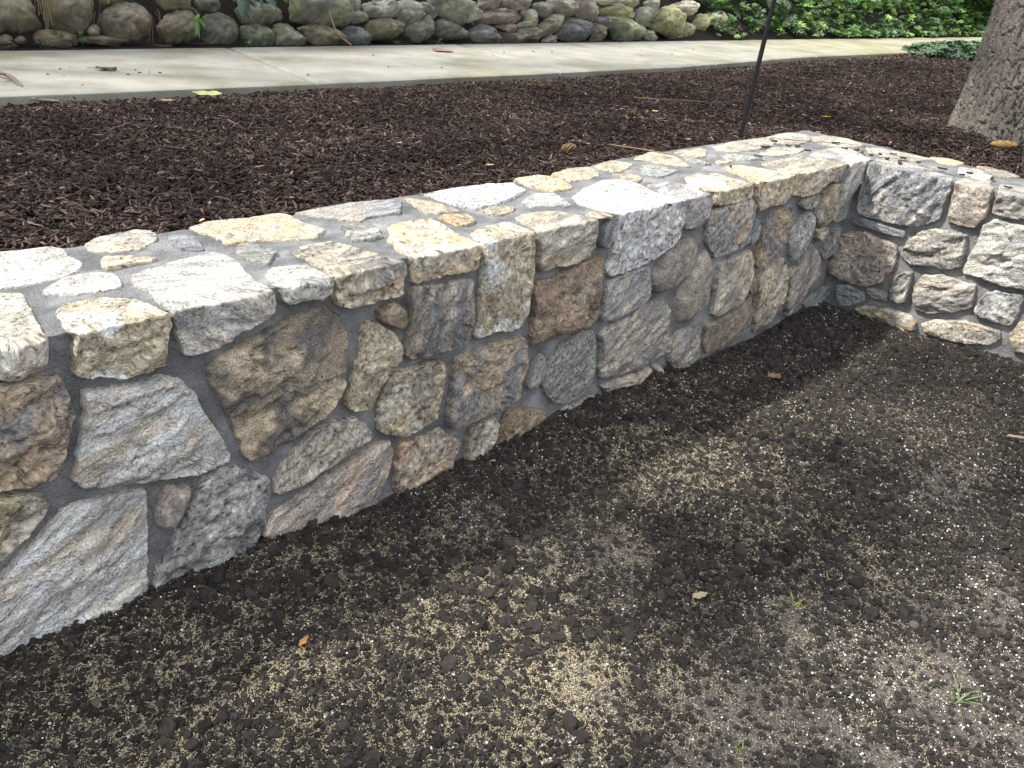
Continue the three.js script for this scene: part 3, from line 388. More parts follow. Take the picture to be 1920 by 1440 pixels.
{
  const mm = std({ map: TEX.mortar, bumpMap: TEX.mortarBump, bumpScale: 0.009, vertexColors: true, roughness: 0.93 });
  // outer (back) corner
  const bA = 0.528, bB = 0.47, det = nA[0] * nB[1] - nA[1] * nB[0], kA = nA[0] * pA[0] + nA[1] * pA[1] - bA, kB = nB[0] * pB[0] + nB[1] * pB[1] - bB, ox = (kA * nB[1] - nA[1] * kB) / det, oz = (nA[0] * kB - kA * nB[0]) / det;
  const side = (frame, p, d, n, back, s0, s1, cornerAtEnd) => {
    const soB = (ox - p[0]) * d[0] + (oz - p[1]) * d[1], sC = cornerAtEnd ? 2.14 : 0, rowsT = [], pos = [], uv = [], col = [], idx = [], P = [0, 0, 0];
    for (let t = -0.85; t <= 0.86; t += Math.abs(t) < 0.03 ? 0.005 : 0.011) rowsT.push(t);
    const nS = Math.round((s1 - s0) / 0.011);
    rowsT.forEach((t) => {
      for (let i = 0; i <= nS; i++) {
        const u = i / nS, w0 = back(lerp(s0, s1, u)), q = clamp(-t / w0), edge = t > 0.004 ? sC + (cornerAtEnd ? 0.03 : -0.03) : lerp(sC, soB, q), s = cornerAtEnd ? lerp(s0, edge, u) : lerp(edge, s1, u), w = cornerAtEnd ? lerp(back(s), bA, sst(1.7, 2.14, s)) : lerp(back(s), bB, sst(0.1, -0.3, s));
        let off = 0;
        if (t < -w) { frame(s, -w, 0, P); const dn = -t - w; P[1] -= dn; } else {
          frame(s, t, 0, P); const x = P[0] * 1.3 + P[1], z = P[2] * 1.3 - P[1];
          off = 0.006 * fbm(x * 8, z * 8, 3) + 0.0045 * fbm(x * 32, z * 32, 3) - (t > 0 ? 0.009 : 0.001);
          frame(s, t, off, P);
        }
        pos.push(P[0], P[1], P[2]); uv.push(s, t);
        const b1 = fbm(s * 3 + 3, t * 3, 4), w1 = sst(0.05, 0.3, fbm(s * 5, t * 7 + 20, 4)), w2 = sst(0.02, 0.2, fbm(s * 6 + 50, t * 9, 5)), k = 1.4 * (0.235 + 0.085 * b1) * lerp(1, 1.35, w1) * lerp(1, 0.74, w2);
        col.push(k * 0.985, k * 0.99, k * 1.0);
      }
    });
    const W = nS + 1; for (let r = 0; r < rowsT.length - 1; r++) for (let i = 0; i < nS; i++) { const A = r * W + i; idx.push(A, A + W, A + W + 1, A, A + W + 1, A + 1); }
    return buf(pos, idx, uv, col);
  };
  mesh('mortar', side(mortarA, pA, dA, nA, (s) => interp(backA, s), -3.4, 2.14, true), mm, wall);
  mesh('mortar', side(mortarB, pB, dB, nB, (s) => interp(backB, s), 0, 3.3, false), mm, wall);
}

// ---------------------------------------------------------------- ground: soil
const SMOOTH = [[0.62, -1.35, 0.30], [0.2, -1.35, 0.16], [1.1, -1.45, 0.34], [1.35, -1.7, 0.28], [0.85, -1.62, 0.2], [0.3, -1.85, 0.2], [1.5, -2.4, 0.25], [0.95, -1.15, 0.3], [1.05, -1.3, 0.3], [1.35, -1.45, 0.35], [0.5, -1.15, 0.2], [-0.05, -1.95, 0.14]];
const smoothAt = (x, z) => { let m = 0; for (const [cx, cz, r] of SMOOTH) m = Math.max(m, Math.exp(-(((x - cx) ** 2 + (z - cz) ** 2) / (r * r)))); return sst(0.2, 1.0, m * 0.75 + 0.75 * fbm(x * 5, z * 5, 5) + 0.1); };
function soilLow(x, z) {
  const da = sideA(x, z), db = sideB(x, z), sa = alongA(x, z), sb = alongB(x, z);
  return interp(baseA, sa) * Math.exp(-((da / 0.3) ** 2)) * (da > -0.3 ? 1 : 0) + interp(baseB, sb) * Math.exp(-((db / 0.35) ** 2)) * sst(2, 1.4, da < 0 ? 9 : 0) * sst(0.9, 0.1, Math.exp(-((da / 0.3) ** 2))) + 0.014 * fbm(x * 2.3, z * 2.3, 3);
}
function soilH(x, z) {
  const sm1 = 1 - 0.72 * smoothAt(x, z), w = worley(x * 26 + 0.6 * n2(x * 20, z * 20), z * 26);
  return soilLow(x, z) + sm1 * (0.010 * fbm(x * 12, z * 12, 3) + 0.006 * (0.5 - w[0]) * (w[2] > 110 ? 1.3 : 0.2) + 0.005 * fbm(x * 50, z * 50, 3));
}
{
  const axis = (far0, a, b, st, far1) => { const r = []; for (const q of far0) r.push(q); for (let v = a; v < b; v += st) r.push(v); for (const q of far1) r.push(q); return r; };
  const xs = axis([-90, -40, -15, -7, -4, -3, -2.4], -2.0, 2.6, 0.0085, [2.7, 3, 4, 7, 15, 40, 90]), zs = axis([-90, -40, -20, -10, -6, -5, -4.5], -4.3, -0.75, 0.0085, [-0.7, -0.5, 0, 1, 3, 8, 20, 60]);
  const pos = [], uv = [], col = [], idx = [], W = xs.length;
  for (const z of zs) for (const x of xs) {
    const fine = x > -2.05 && x < 2.65 && z > -4.35 && z < -0.7, behind = Math.max(-sideA(x, z), -sideB(x, z)) > 0.1, y = !fine || behind ? -0.02 : soilH(x, z);
    pos.push(x, y, z); uv.push(x, z);
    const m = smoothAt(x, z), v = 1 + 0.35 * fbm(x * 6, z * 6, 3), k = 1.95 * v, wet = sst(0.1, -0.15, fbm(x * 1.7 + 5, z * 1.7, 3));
    col.push(k * lerp(lerp(0.076, 0.056, wet), 0.096, m), k * lerp(lerp(0.066, 0.049, wet), 0.083, m), k * lerp(lerp(0.059, 0.044, wet), 0.075, m));  // smooth dusty soil is paler, partly as sun dapple put into the colour
  }
  for (let j = 0; j < zs.length - 1; j++) for (let i = 0; i < W - 1; i++) { const A = j * W + i; idx.push(A, A + W, A + W + 1, A, A + W + 1, A + 1); }
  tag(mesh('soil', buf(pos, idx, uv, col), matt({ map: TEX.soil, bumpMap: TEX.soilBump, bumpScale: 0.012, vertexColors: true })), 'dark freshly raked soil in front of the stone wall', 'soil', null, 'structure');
}
const inSoil = (x, z) => sideA(x, z) > 0.012 && sideB(x, z) > 0.012;
{
  // lumps of earth
  const lump = (sd) => { const g = new THREE.IcosahedronGeometry(1, 1), p = g.attributes.position; for (let i = 0; i < p.count; i++) { const x = p.getX(i), y = p.getY(i), z = p.getZ(i), k = 1 + 0.42 * n2(x * 1.4 + sd, y * 1.4 + z * 1.7 + sd) + 0.16 * n2(x * 4 + sd, z * 4 - y * 3); p.setXYZ(i, x * k, y * k * 0.78, z * k); } g.computeVertexNormals(); return g; };
  const clods = tag(group('soil_crumbs'), 'loose dark crumbs and clods lying all over the soil', 'soil', null, 'stuff');
  const m = matt({ bumpMap: TEX.soilBump, bumpScale: 0.01 });
  for (let v = 0; v < 4; v++) {
    const mats = [], cols = [];
    while (mats.length < 30000) {
      const x = rr(-1.7, 2.5), z = rr(-4.1, -0.85); if (!inSoil(x, z)) continue;
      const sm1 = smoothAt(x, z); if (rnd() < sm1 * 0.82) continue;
      const big = rnd() < 0.02 && sm1 < 0.3, s = big ? rr(0.008, 0.019) : 0.0018 + 0.0066 * Math.pow(rnd(), 2.6);
      if (big && fbm(x * 2, z * 2, 2) < -0.1) continue;
      mats.push(place(x, soilH(x, z) + s * (big ? 0.3 : 0.45), z, rr(-0.6, 0.6), rr(0, 6.28), rr(-0.6, 0.6), s * rr(0.8, 1.3), s, s));
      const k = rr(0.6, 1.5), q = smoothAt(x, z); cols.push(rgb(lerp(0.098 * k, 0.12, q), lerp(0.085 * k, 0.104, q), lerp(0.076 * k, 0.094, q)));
    }
    instanced('crumb', lump(v * 7.3 + 1), m, mats, cols, clods);
  }
  // seed: slim straw-coloured grains, in drifts
  const sg = new THREE.BufferGeometry(); { const p = [], ix = []; const ring = 5, st = [[-1, 0.05], [-0.45, 0.85], [0.25, 1], [1, 0.04]]; st.forEach(([x, r]) => { for (let i = 0; i < ring; i++) { const q = i / ring * 6.2832; p.push(x, Math.cos(q) * r * 0.13, Math.sin(q) * r * 0.16 + 0.12 * x * x); } }); for (let k = 0; k < 3; k++) for (let i = 0; i < ring; i++) { const j = (i + 1) % ring; ix.push(k * ring + i, k * ring + j, (k + 1) * ring + j, k * ring + i, (k + 1) * ring + j, (k + 1) * ring + i); } sg.setAttribute('position', new THREE.Float32BufferAttribute(p, 3)); sg.setIndex(ix); sg.computeVertexNormals(); }
  const drifts = [[0.6, -2.38, 0.30, 0.17, 1.5], [0.52, -2.5, 0.14, 0.12, 1.1], [-0.05, -1.68, 0.22, 0.17, 1.3], [0.1, -1.38, 0.13, 0.13, 2.2], [0.12, -1.45, 0.24, 0.2, 1], [-0.4, -1.72, 0.24, 0.16, 0.9], [-0.6, -1.3, 0.26, 0.2, 0.8], [0.98, -2.03, 0.24, 0.16, 1], [0.3, -2.2, 0.3, 0.2, 0.5], [1.3, -2.6, 0.4, 0.3, 0.35], [0.7, -2.9, 0.5, 0.4, 0.35], [-0.25, -1.25, 0.3, 0.2, 0.6], [0.45, -1.5, 0.08, 0.06, 1.2], [-0.8, -1.2, 0.3, 0.25, 0.7], [0.8, -1.9, 0.3, 0.2, 0.5], [0.25, -1.2, 0.2, 0.15, 0.5]];
  const dens = (x, z) => { let d = 0.3 + 0.18 * sst(0.7, -0.2, x) * sst(-2.2, -1.2, z); for (const [cx, cz, rx, rz, k] of drifts) d += k * Math.exp(-(((x - cx) / rx) ** 2 + ((z - cz) / rz) ** 2)); d *= 0.45 + 1.1 * sst(-0.35, 0.45, fbm(x * 9, z * 9, 4)); d *= sst(0.0, 0.09, sideA(x, z)); return d * (x > 1.1 ? 0.6 : 1); };
  const mats = [], cols = [];
  for (let tries = 0; mats.length < 170000 && tries < 4e6; tries++) {
    const x = rr(-1.6, 2.4), z = rr(-4.0, -0.9); if (!inSoil(x, z) || rnd() * 1.9 > dens(x, z)) continue;
    const l = rr(0.0024, 0.0047);
    mats.push(place(x, soilH(x, z) + rr(-0.001, 0.006), z, rr(-0.35, 0.35), rr(0, 6.28), rr(-0.5, 0.5), l, l * rr(0.8, 1.2), l));
    const k = rr(0.55, 1.2); cols.push(rgb(0.54 * k, 0.455 * k * rr(0.95, 1.05), 0.29 * k));
  }
  tag(instanced('grass_seed', sg, std({ roughness: 0.7 }), mats, cols), 'straw coloured grass seed strewn in drifts over the dark soil', 'grass seed');
  // white feed pellets
  const pm = [], pc = [], pg = new THREE.IcosahedronGeometry(1, 1);
  for (let tries = 0; pm.length < 11000 && tries < 4e5; tries++) {
    const x = rr(-1.6, 2.4), z = rr(-4.1, -0.9); if (!inSoil(x, z)) continue;
    const d = 0.28 + 0.9 * sst(-0.1, 0.4, fbm(x * 3 + 9, z * 3, 3)) + 0.5 * sst(0.3, 0.9, x + (z + 2.2) * -0.3) + 0.7 * Math.exp(-(((sideA(x, z) - 0.12) / 0.12) ** 2)) * sst(0.5, 1.2, x + 1);
    if (rnd() * 1.7 > d) continue;
    const s = 0.0009 + 0.0019 * Math.pow(rnd(), 1.5) + (rnd() < 0.04 ? 0.0008 : 0);
    pm.push(place(x, soilH(x, z) + s * 0.5 + rr(-0.001, 0.004), z, 0, 0, 0, s, s, s)); const k = rr(0.45, 0.85); pc.push(rgb(k, k, k * 0.97));
  }
  tag(instanced('fertilizer_pellets', pg, std({ roughness: 0.6 }), pm, pc), 'small white fertilizer pellets sprinkled across the soil', 'fertilizer');
}

// ---------------------------------------------------------------- mulch bed behind the wall
{
  const st = 0.03, x0 = -5, x1 = 9, z0 = -13.6, z1 = 0.6, nx = Math.round((x1 - x0) / st), nz = Math.round((z1 - z0) / st), pos = [], col = [], uv = [], idx = [], map = new Int32Array((nx + 1) * (nz + 1)).fill(-1);
  for (let j = 0; j <= nz; j++) for (let i = 0; i <= nx; i++) {
    const x = x0 + i * st, z = z0 + j * st, d = depthBed(x, z); if (d < -0.06 || d > 7) continue; const e = sideNear(x, z); if (e < -0.2) continue;
    map[j * (nx + 1) + i] = pos.length / 3; pos.push(x, bedH(x, z) - 0.012 - 0.05 * sst(0, -0.05, d), z); uv.push(x, z); const k = rr(0.8, 1.2); col.push(0.022 * k, 0.015 * k, 0.0125 * k);
  }
  for (let j = 0; j < nz; j++) for (let i = 0; i < nx; i++) { const A = map[j * (nx + 1) + i], B = map[j * (nx + 1) + i + 1], C = map[(j + 1) * (nx + 1) + i], D = map[(j + 1) * (nx + 1) + i + 1]; if (A < 0 || B < 0 || C < 0 || D < 0) continue; idx.push(A, C, D, A, D, B); }
  tag(mesh('planting_bed', buf(pos, idx, uv, col), matt({ vertexColors: true, map: TEX.soil, bumpMap: TEX.soilBump, bumpScale: 0.01 })), 'dark earth bed under the bark mulch behind the stone wall', 'planting bed', null, 'structure');
  const chipGeo = (sd) => {                                              // a torn splinter of bark
    const p = [], ix = [], n = 5, xs = [-1, -0.55, 0, 0.5, 1];
    xs.forEach((x, i) => { const e = i === 0 || i === n - 1, w = e ? 0.25 + 0.5 * Math.abs(n2(i + sd, 3)) : 0.8 + 0.35 * n2(i * 1.7 + sd, 1), y = 0.10 * n2(i * 0.6 + sd, 7) + 0.1 * (x * x), k = 0.3 * n2(i * 1.3 + sd, 12), h = e ? 0.5 : 1; p.push(x + 0.2 * n2(i, sd), y - 0.5 * h * 0.5, (k - w) * 1, x, y + 0.5 * h * 0.6, (k - w * 0.6), x + 0.1 * n2(i + 4, sd), y + 0.5 * h * 0.5, (k + w * 0.7), x, y - 0.5 * h * 0.5, (k + w)); });
    for (let i = 0; i < n - 1; i++) for (let q = 0; q < 4; q++) { const A = i * 4 + q, B = i * 4 + (q + 1) % 4; ix.push(A, B, B + 4, A, B + 4, A + 4); }
    ix.push(0, 2, 1, 0, 3, 2, (n - 1) * 4, (n - 1) * 4 + 1, (n - 1) * 4 + 2, (n - 1) * 4, (n - 1) * 4 + 2, (n - 1) * 4 + 3);
    const g = new THREE.BufferGeometry(); g.setAttribute('position', new THREE.Float32BufferAttribute(p, 3)); g.setIndex(ix); const f = g.toNonIndexed(); f.computeVertexNormals(); return f;
  };
  const mulch = tag(group('bark_mulch'), 'dark brown shredded bark mulch spread between the wall and the path', 'mulch', null, 'stuff'), cm = matt({ roughness: 0.85 });
  for (let v = 0; v < 5; v++) {
    const mats = [], cols = [];
    for (let tries = 0; mats.length < 58000 && tries < 1.6e6; tries++) {
      // thicker where it is seen from near
      const u = rr(-3, 8.5), w = rr(-4.2, 4.2); const x = pA[0] + dA[0] * u - nA[0] * w, z = pA[1] + dA[1] * u - nA[1] * w;
      const d = depthBed(x, z); if (d < 0.004 || d > 6.2) continue; const dist = Math.hypot(x, z); if (rnd() > Math.min(1, 4.2 / dist)) continue;
      const e = sideNear(x, z); if (e < -0.02 + (x > 1.5 ? -0.05 * n2(x * 3, z * 3) : 0) || Math.hypot(x - TREE[0], z - TREE[1]) < TR * 0.95) continue;
      const far = Math.max(1, dist / 6), l = (v < 1 ? rr(0.014, 0.030) : v < 3 ? rr(0.008, 0.018) : rr(0.004, 0.011)) * Math.sqrt(far), wd = (v < 1 ? rr(0.002, 0.0046) : rr(0.0016, 0.0056)) * far;
      const edge = sst(0.06, 0, d);
      mats.push(place(x, bedH(x, z) + rr(-0.006, 0.013) * (1 - edge) - 0.006 * edge, z, rr(-0.5, 0.5), rr(0, 6.28), 0.34 * gauss() * (1 - 0.6 * edge), l, rr(0.0022, 0.0045) * 2, wd));
      const k = Math.exp(0.5 * gauss()), t = rnd(), p = t < 0.006 ? [0.25, 0.16, 0.09] : t < 0.03 ? [0.11, 0.068, 0.045] : t < 0.36 ? [0.088, 0.063, 0.054] : [0.042, 0.0285, 0.025];
      cols.push(rgb(p[0] * k, p[1] * k, p[2] * k));
    }
    instanced('bark_chip', chipGeo(v * 5.1 + 2), cm, mats, cols, mulch);
  }
}
const chipSpots=[[1.085,-4.029],[1.212,-4.104],[1.255,-4.105],[1.282,-4.031],[1.002,-3.806],[0.829,-3.543],[1.165,-4.193],[1.500,-4.168],[1.589,-4.051],[1.722,-4.129],[1.683,-3.942],[1.784,-3.980],[1.646,-3.999],[1.741,-4.054],[1.903,-3.788],[1.962,-3.841],[2.028,-3.768],[2.025,-3.616],[1.857,-3.886],[1.493,-4.287],[1.562,-4.096],[1.645,-4.091],[1.555,-4.151]];
const bayLeaves=[[-0.619,0.276,-0.554,0.182],[-0.658,0.260,-0.674,0.109],[-0.656,0.252,-0.613,0.101],[-0.694,0.259,-0.554,0.186],[-0.725,0.274,-0.665,0.188],[-0.590,0.245,-0.554,0.182],[-0.630,0.229,-0.607,0.109],[-0.528,0.278,-0.507,0.166],[-0.486,0.263,-0.428,0.167],[-0.460,0.256,-0.416,0.199],[-0.503,0.271,-0.524,0.214],[-0.462,0.288,-0.415,0.248]];
const bayLeavesB=[[-1.500,0.286,-1.481,0.215],[-1.459,0.273,-1.418,0.231],[-1.225,0.278,-1.198,0.227],[-1.151,0.295,-1.178,0.231],[-1.283,0.291,-1.231,0.252],[-1.079,0.297,-1.049,0.252]];
const bambooLeaves=[[-0.927,0.285,-0.939,0.197],[-0.910,0.285,-0.880,0.198],[-0.962,0.277,-1.004,0.238],[-0.939,0.270,-0.978,0.208],[-0.967,0.292,-0.991,0.223]];
const bambooLeavesB=[[-0.937,0.131,-0.968,0.108],[-0.929,0.131,-0.909,0.054],[-0.951,0.108,-0.983,0.007],[-0.948,0.085,-0.951,-0.001],[-0.923,0.139,-0.978,0.100],[-0.924,0.116,-0.878,0.132]];
const vineLeaves=[[-0.342,0.282,-0.303,0.242],[-0.305,0.275,-0.258,0.226],[-0.278,0.267,-0.223,0.252],[-0.272,0.251,-0.210,0.177],[-0.328,0.258,-0.318,0.217],[-0.245,0.284,-0.215,0.243],[-0.368,0.290,-0.337,0.258]];
const sprigLeaves=[[-1.415,0.245,-1.431,0.194],[-1.416,0.238,-1.399,0.202],[-1.426,0.230,-1.440,0.201]];
const dryBlades=[[-1.807,0.278,-1.816,0.161],[-1.797,0.279,-1.811,0.127],[-1.787,0.279,-1.796,0.134],[-1.780,0.279,-1.780,0.113],[-1.773,0.279,-1.787,0.057],[-1.766,0.279,-1.770,0.099],[-1.763,0.280,-1.770,0.071],[-1.760,0.280,-1.753,0.099],[-1.756,0.280,-1.738,0.148],[-1.777,0.279,-1.777,0.155],[-1.753,0.280,-1.787,0.029],[-1.790,0.279,-1.792,0.169],[-1.746,0.280,-1.743,0.155],[-1.800,0.279,-1.804,0.196]];
const vineRoots=[[-1.187,0.175,-1.213,0.032],[-1.175,0.160,-1.196,0.002],[-1.174,0.130,-1.145,0.016],[-1.161,0.153,-1.224,0.002],[-1.139,0.175,-1.127,0.024],[-1.128,0.191,-1.133,0.100],[-1.484,0.172,-1.508,0.099],[-1.462,0.201,-1.506,0.078]];
const weedSpots=[[-1.595,0.036],[-1.715,0.043],[-0.594,-0.019],[0.544,-0.015],[0.930,-0.019],[3.941,-0.050],[3.443,0.130],[4.197,-0.042],[3.232,-0.024],[2.945,0.015],[4.565,0.057],[-1.957,-0.006],[-1.820,0.007]];
const crumbSpots=[[-2.320,-4.219],[-2.309,-4.285],[-2.021,-4.373],[-1.971,-4.308],[-1.940,-4.347],[-1.661,-4.844],[-1.232,-4.691],[-2.291,-4.052],[-2.227,-4.074],[-2.037,-3.868],[-0.057,-6.662],[-0.267,-6.471],[0.082,-6.732],[0.771,-6.998],[1.062,-7.317],[1.318,-7.858],[-0.328,-6.202],[-1.070,-5.693],[-0.895,-5.238],[-0.597,-5.410],[1.350,-6.970],[-1.997,-4.235],[-1.891,-4.358]];
{
  const g = new THREE.BoxGeometry(1, 1, 1, 4, 1, 2), p = g.attributes.position; for (let i = 0; i < p.count; i++) { const x = p.getX(i), y = p.getY(i), z = p.getZ(i); p.setXYZ(i, x, y + 0.6 * x * x + 0.3 * n2(x * 3, z * 3), z * (1 - 0.9 * x * x) + 0.2 * n2(x * 2, 5)); } g.computeVertexNormals();
  const m = std({ color: rgb(0.042, 0.031, 0.027), roughness: 0.85 });
  chipSpots.forEach(([x, z]) => { const o = mesh('bark_chip', g, m); o.position.set(x, H + 0.0125, z); o.scale.set(rr(0.016, 0.05), rr(0.004, 0.008), rr(0.006, 0.018)); o.rotation.set(rr(-0.15, 0.15), rr(-0.9, 1.3), rr(-0.1, 0.1)); tag(o, 'small dark bark chip lying on the pale stone top near the wall corner', 'bark chip', 'bark chips scattered on the wall top'); });
}

// ---------------------------------------------------------------- concrete path in slabs
{
  const path = tag(group('path'), 'pale concrete path with faint green stains between mulch and boulders', 'path', null, 'structure'), m = std({ map: TEX.concrete, bumpMap: TEX.mortarBump, bumpScale: 0.004, vertexColors: true, roughness: 0.9 });
  const at = (line, s) => { for (let i = 1; i < line.length; i++) { const [ax, az] = line[i - 1], [bx, bz] = line[i], l = Math.hypot(bx - ax, bz - az); if (s <= l || i === line.length - 1) return [ax + (bx - ax) * s / l, az + (bz - az) * s / l]; s -= l; } };
  const cuts = []; for (let k = -2; k < 8; k++) cuts.push([4.21 + 1.75 * k, 4.25 + 1.75 * k + (k > 0 ? 0.06 * k : 0)]);
  for (let k = 0; k < cuts.length - 1; k++) {
    const nu = 70, nv = 44, pos = [], uv = [], col = [], idx = [], gap = 0.006;
    const us = []; for (let i = 0; i <= nu; i++) us.push(i / nu);
    const point = (u, v) => { const sn = lerp(cuts[k][0] + gap, cuts[k + 1][0] - gap, u), sf = lerp(cuts[k][1] + gap, cuts[k + 1][1] - gap, u), N = at(nearW, sn), F = at(farW, sf); return [lerp(N[0], F[0], v), lerp(N[1], F[1], v)]; };
    for (let j = -2; j <= nv + 2; j++) for (let i = -2; i <= nu + 2; i++) {
      const u = clamp(i / nu), v = clamp(j / nv), [x, z] = point(u, v), eu = Math.min(u, 1 - u) * 1.75, ev = Math.min(v, 1 - v) * 1.1, e = Math.min(eu, ev), low = i < -1 || j < -1 || i > nu + 1 || j > nv + 1;
      const y = low ? 0.62 : 0.772 - 0.007 * sst(0.012, 0, e) + 0.0025 * fbm(x * 3, z * 3, 3) - (i < 0 || j < 0 || i > nu || j > nv ? 0.006 : 0);
      pos.push(x, y, z); uv.push(x + (0.77 - y) * 0.7, z - (0.77 - y) * 0.7);
      const g = sst(-0.05, 0.35, fbm(x * 1.6 + 4, z * 1.6, 4) + 0.1 * (x > 1.8) + 0.08 * sst(0.25, 0, ev)), d = sst(0.1, 0.4, fbm(x * 4, z * 4 + 30, 4)), k2 = 1.25 * (1 + 0.12 * fbm(x * 9, z * 9, 3)), y2 = 0.7 * sst(1.2, 3.2, x + 0.5 * fbm(x, z, 2));
      const c = [lerp(0.30, 0.225, g), lerp(0.29, 0.22, g), lerp(0.25, 0.155, g)]; col.push(k2 * lerp(c[0], 0.26, d * 0.5) * lerp(1, 1.02, y2), k2 * lerp(c[1], 0.22, d * 0.5), k2 * lerp(c[2], 0.17, d * 0.5) * lerp(1, 0.72, y2));
    }
    const W = nu + 5; for (let j = 0; j < nv + 4; j++) for (let i = 0; i < W - 1; i++) { const A = j * W + i; idx.push(A, A + 1, A + W + 1, A, A + W + 1, A + W); }
    mesh('slab', buf(pos, idx, uv, col), m, path);
  }
}

// ---------------------------------------------------------------- bank, boulders
const uBoulder = 6.3;                                                  // where the boulders end, metres along the path's far edge
const bankH = (u, v) => {
  const bo = 0.755 + clamp((v - 0.42) * 3.0, 0, 0.62) + Math.max(0, v - 0.62) * 0.2, pa = 0.755 + clamp((v - 0.02) * 0.55, 0, 0.9) + Math.max(0, v - 1.7) * 0.22, k = sst(uBoulder - 0.5, uBoulder - 0.05, u);
  return lerp(bo, pa, k);
};
const bankAt = (u, v) => [-2.85 + dW[0] * u - nW[0] * v, -4.63 + dW[1] * u - nW[1] * v];
{
  const pos = [], uv = [], col = [], idx = [], vs = []; for (let v = -0.05; v < 2.2; v += 0.04) vs.push(v); vs.push(3, 5, 9, 16, 30); const nu = 420;
  for (const v of vs) for (let i = 0; i <= nu; i++) { const u = lerp(-3.2, 19, i / nu), [x, z] = bankAt(u, v); pos.push(x, bankH(u, v) + 0.02 * fbm(u * 3, v * 3, 3) + 0.006 * n2(u * 14, v * 14), z); uv.push(u, v); const k = 1.4 * (1 + 0.3 * fbm(u * 4, v * 4, 3)); col.push(0.034 * k, 0.025 * k, 0.018 * k); }
  for (let j = 0; j < vs.length - 1; j++) for (let i = 0; i < nu; i++) { const A = j * (nu + 1) + i; idx.push(A, A + 1, A + nu + 2, A, A + nu + 2, A + nu + 1); }
  tag(mesh('bank', buf(pos, idx, uv, col), std({ map: TEX.soil, bumpMap: TEX.soilBump, bumpScale: 0.02, vertexColors: true, roughness: 1 })), 'dark earth bank rising beyond the concrete path', 'bank', null, 'structure');
}
const rocks = tag(group('boulder_wall'), 'dry stacked wall of mossy round and angular boulders beyond the path', 'boulder wall');
const r = (kind, ang, poly) => mesh('boulder', stoneGeo(frameW, kind === 'slate' ? 'slaterock' : kind, -ang, poly, { cut: 0.16, step: 0.014, most: 100, jag: 1.5, grow: 0.011, deep: 0.1, edge: 0.03, proud: 0.05, proudTop: 0.05, rough: kind.startsWith('moss') ? 2.2 : 4, chamfer: kind.startsWith('moss') ? 0.5 : 0.9, dome: kind.startsWith('moss') ? 0.6 : 0.5 }), matBoulder, rocks);
r('mossbrown',0,[-1.990,0.274,-1.810,0.265,-1.800,0.196,-1.782,0.134,-1.780,0.099,-1.856,0.082,-1.989,0.075,-2.040,0.078]);
r('mossbrown',0,[-1.725,0.281,-1.500,0.286,-1.473,0.215,-1.498,0.143,-1.548,0.085,-1.625,0.064,-1.698,0.085,-1.738,0.120,-1.739,0.169]);
r('brownstone',20,[-1.466,0.121,-1.404,0.195,-1.319,0.236,-1.243,0.234,-1.184,0.190,-1.162,0.145,-1.194,0.077,-1.250,0.040,-1.322,0.033,-1.436,0.063]);
r('mossbrown',0,[-1.115,0.108,-1.062,0.161,-0.991,0.189,-0.917,0.186,-0.868,0.139,-0.866,0.093,-0.917,0.038,-0.982,0.011,-1.078,0.023,-1.118,0.062]);
r('darkmoss',0,[-0.844,0.132,-0.792,0.171,-0.693,0.184,-0.628,0.157,-0.615,0.093,-0.647,0.028,-0.718,-0.007,-0.822,0.002,-0.855,0.045]);
r('mossbrown',0,[-1.820,0.064,-1.768,0.082,-1.666,0.071,-1.607,0.049,-1.611,0.006,-1.707,-0.011,-1.801,0.001]);
r('mossbrown',0,[-1.603,0.038,-1.513,0.049,-1.323,0.029,-1.374,0.007,-1.580,0.013]);
r('mossgrey',0,[-1.536,0.078,-1.492,0.107,-1.474,0.089,-1.485,0.060,-1.525,0.060]);
r('mossbrown',0,[-1.998,0.041,-1.956,0.051,-1.942,0.030,-1.978,0.013,-2.003,0.018]);
r('mossbrown',0,[-1.921,0.033,-1.884,0.047,-1.876,0.028,-1.912,0.017]);
r('darkmoss',0,[-0.866,0.294,-0.722,0.290,-0.703,0.220,-0.762,0.187,-0.847,0.194]);
r('mossbrown',0,[-1.111,0.296,-0.890,0.301,-0.911,0.209,-0.988,0.200,-1.084,0.206]);
r('mossbrown',0,[-1.441,0.288,-1.229,0.293,-1.232,0.249,-1.318,0.243,-1.414,0.216]);
r('mossgrey',0,[-0.612,0.189,-0.556,0.238,-0.379,0.241,-0.289,0.217,-0.282,0.160,-0.405,0.122,-0.563,0.121]);
r('mossgreen',0,[-0.606,0.093,-0.501,0.113,-0.384,0.089,-0.387,-0.015,-0.556,-0.013,-0.600,0.036]);
r('mossgrey',0,[-0.370,0.109,-0.300,0.122,-0.221,0.076,-0.142,0.025,-0.192,-0.022,-0.379,-0.024,-0.367,0.035]);
r('mossgrey',0,[-0.199,0.318,0.255,0.330,0.249,0.225,0.228,0.146,0.177,0.106,0.040,0.110,-0.100,0.127,-0.205,0.152,-0.210,0.219]);
r('mossbrown',10,[-0.186,0.101,-0.041,0.119,0.097,0.084,0.159,0.023,0.172,-0.022,-0.010,-0.028,-0.101,-0.018,-0.139,0.042]);
r('slate',40,[0.149,0.076,0.220,0.106,0.292,0.084,0.362,0.048,0.338,-0.014,0.280,-0.027,0.184,-0.013,0.159,0.023]);
r('mossgrey',0,[0.258,0.295,0.331,0.279,0.308,0.217,0.251,0.208]);
r('mossgrey',0,[0.219,0.155,0.272,0.203,0.359,0.200,0.377,0.151,0.303,0.138,0.222,0.120]);
r('greyrock',0,[0.335,0.244,0.394,0.263,0.626,0.285,0.656,0.231,0.653,0.185,0.545,0.166,0.397,0.165,0.359,0.200]);
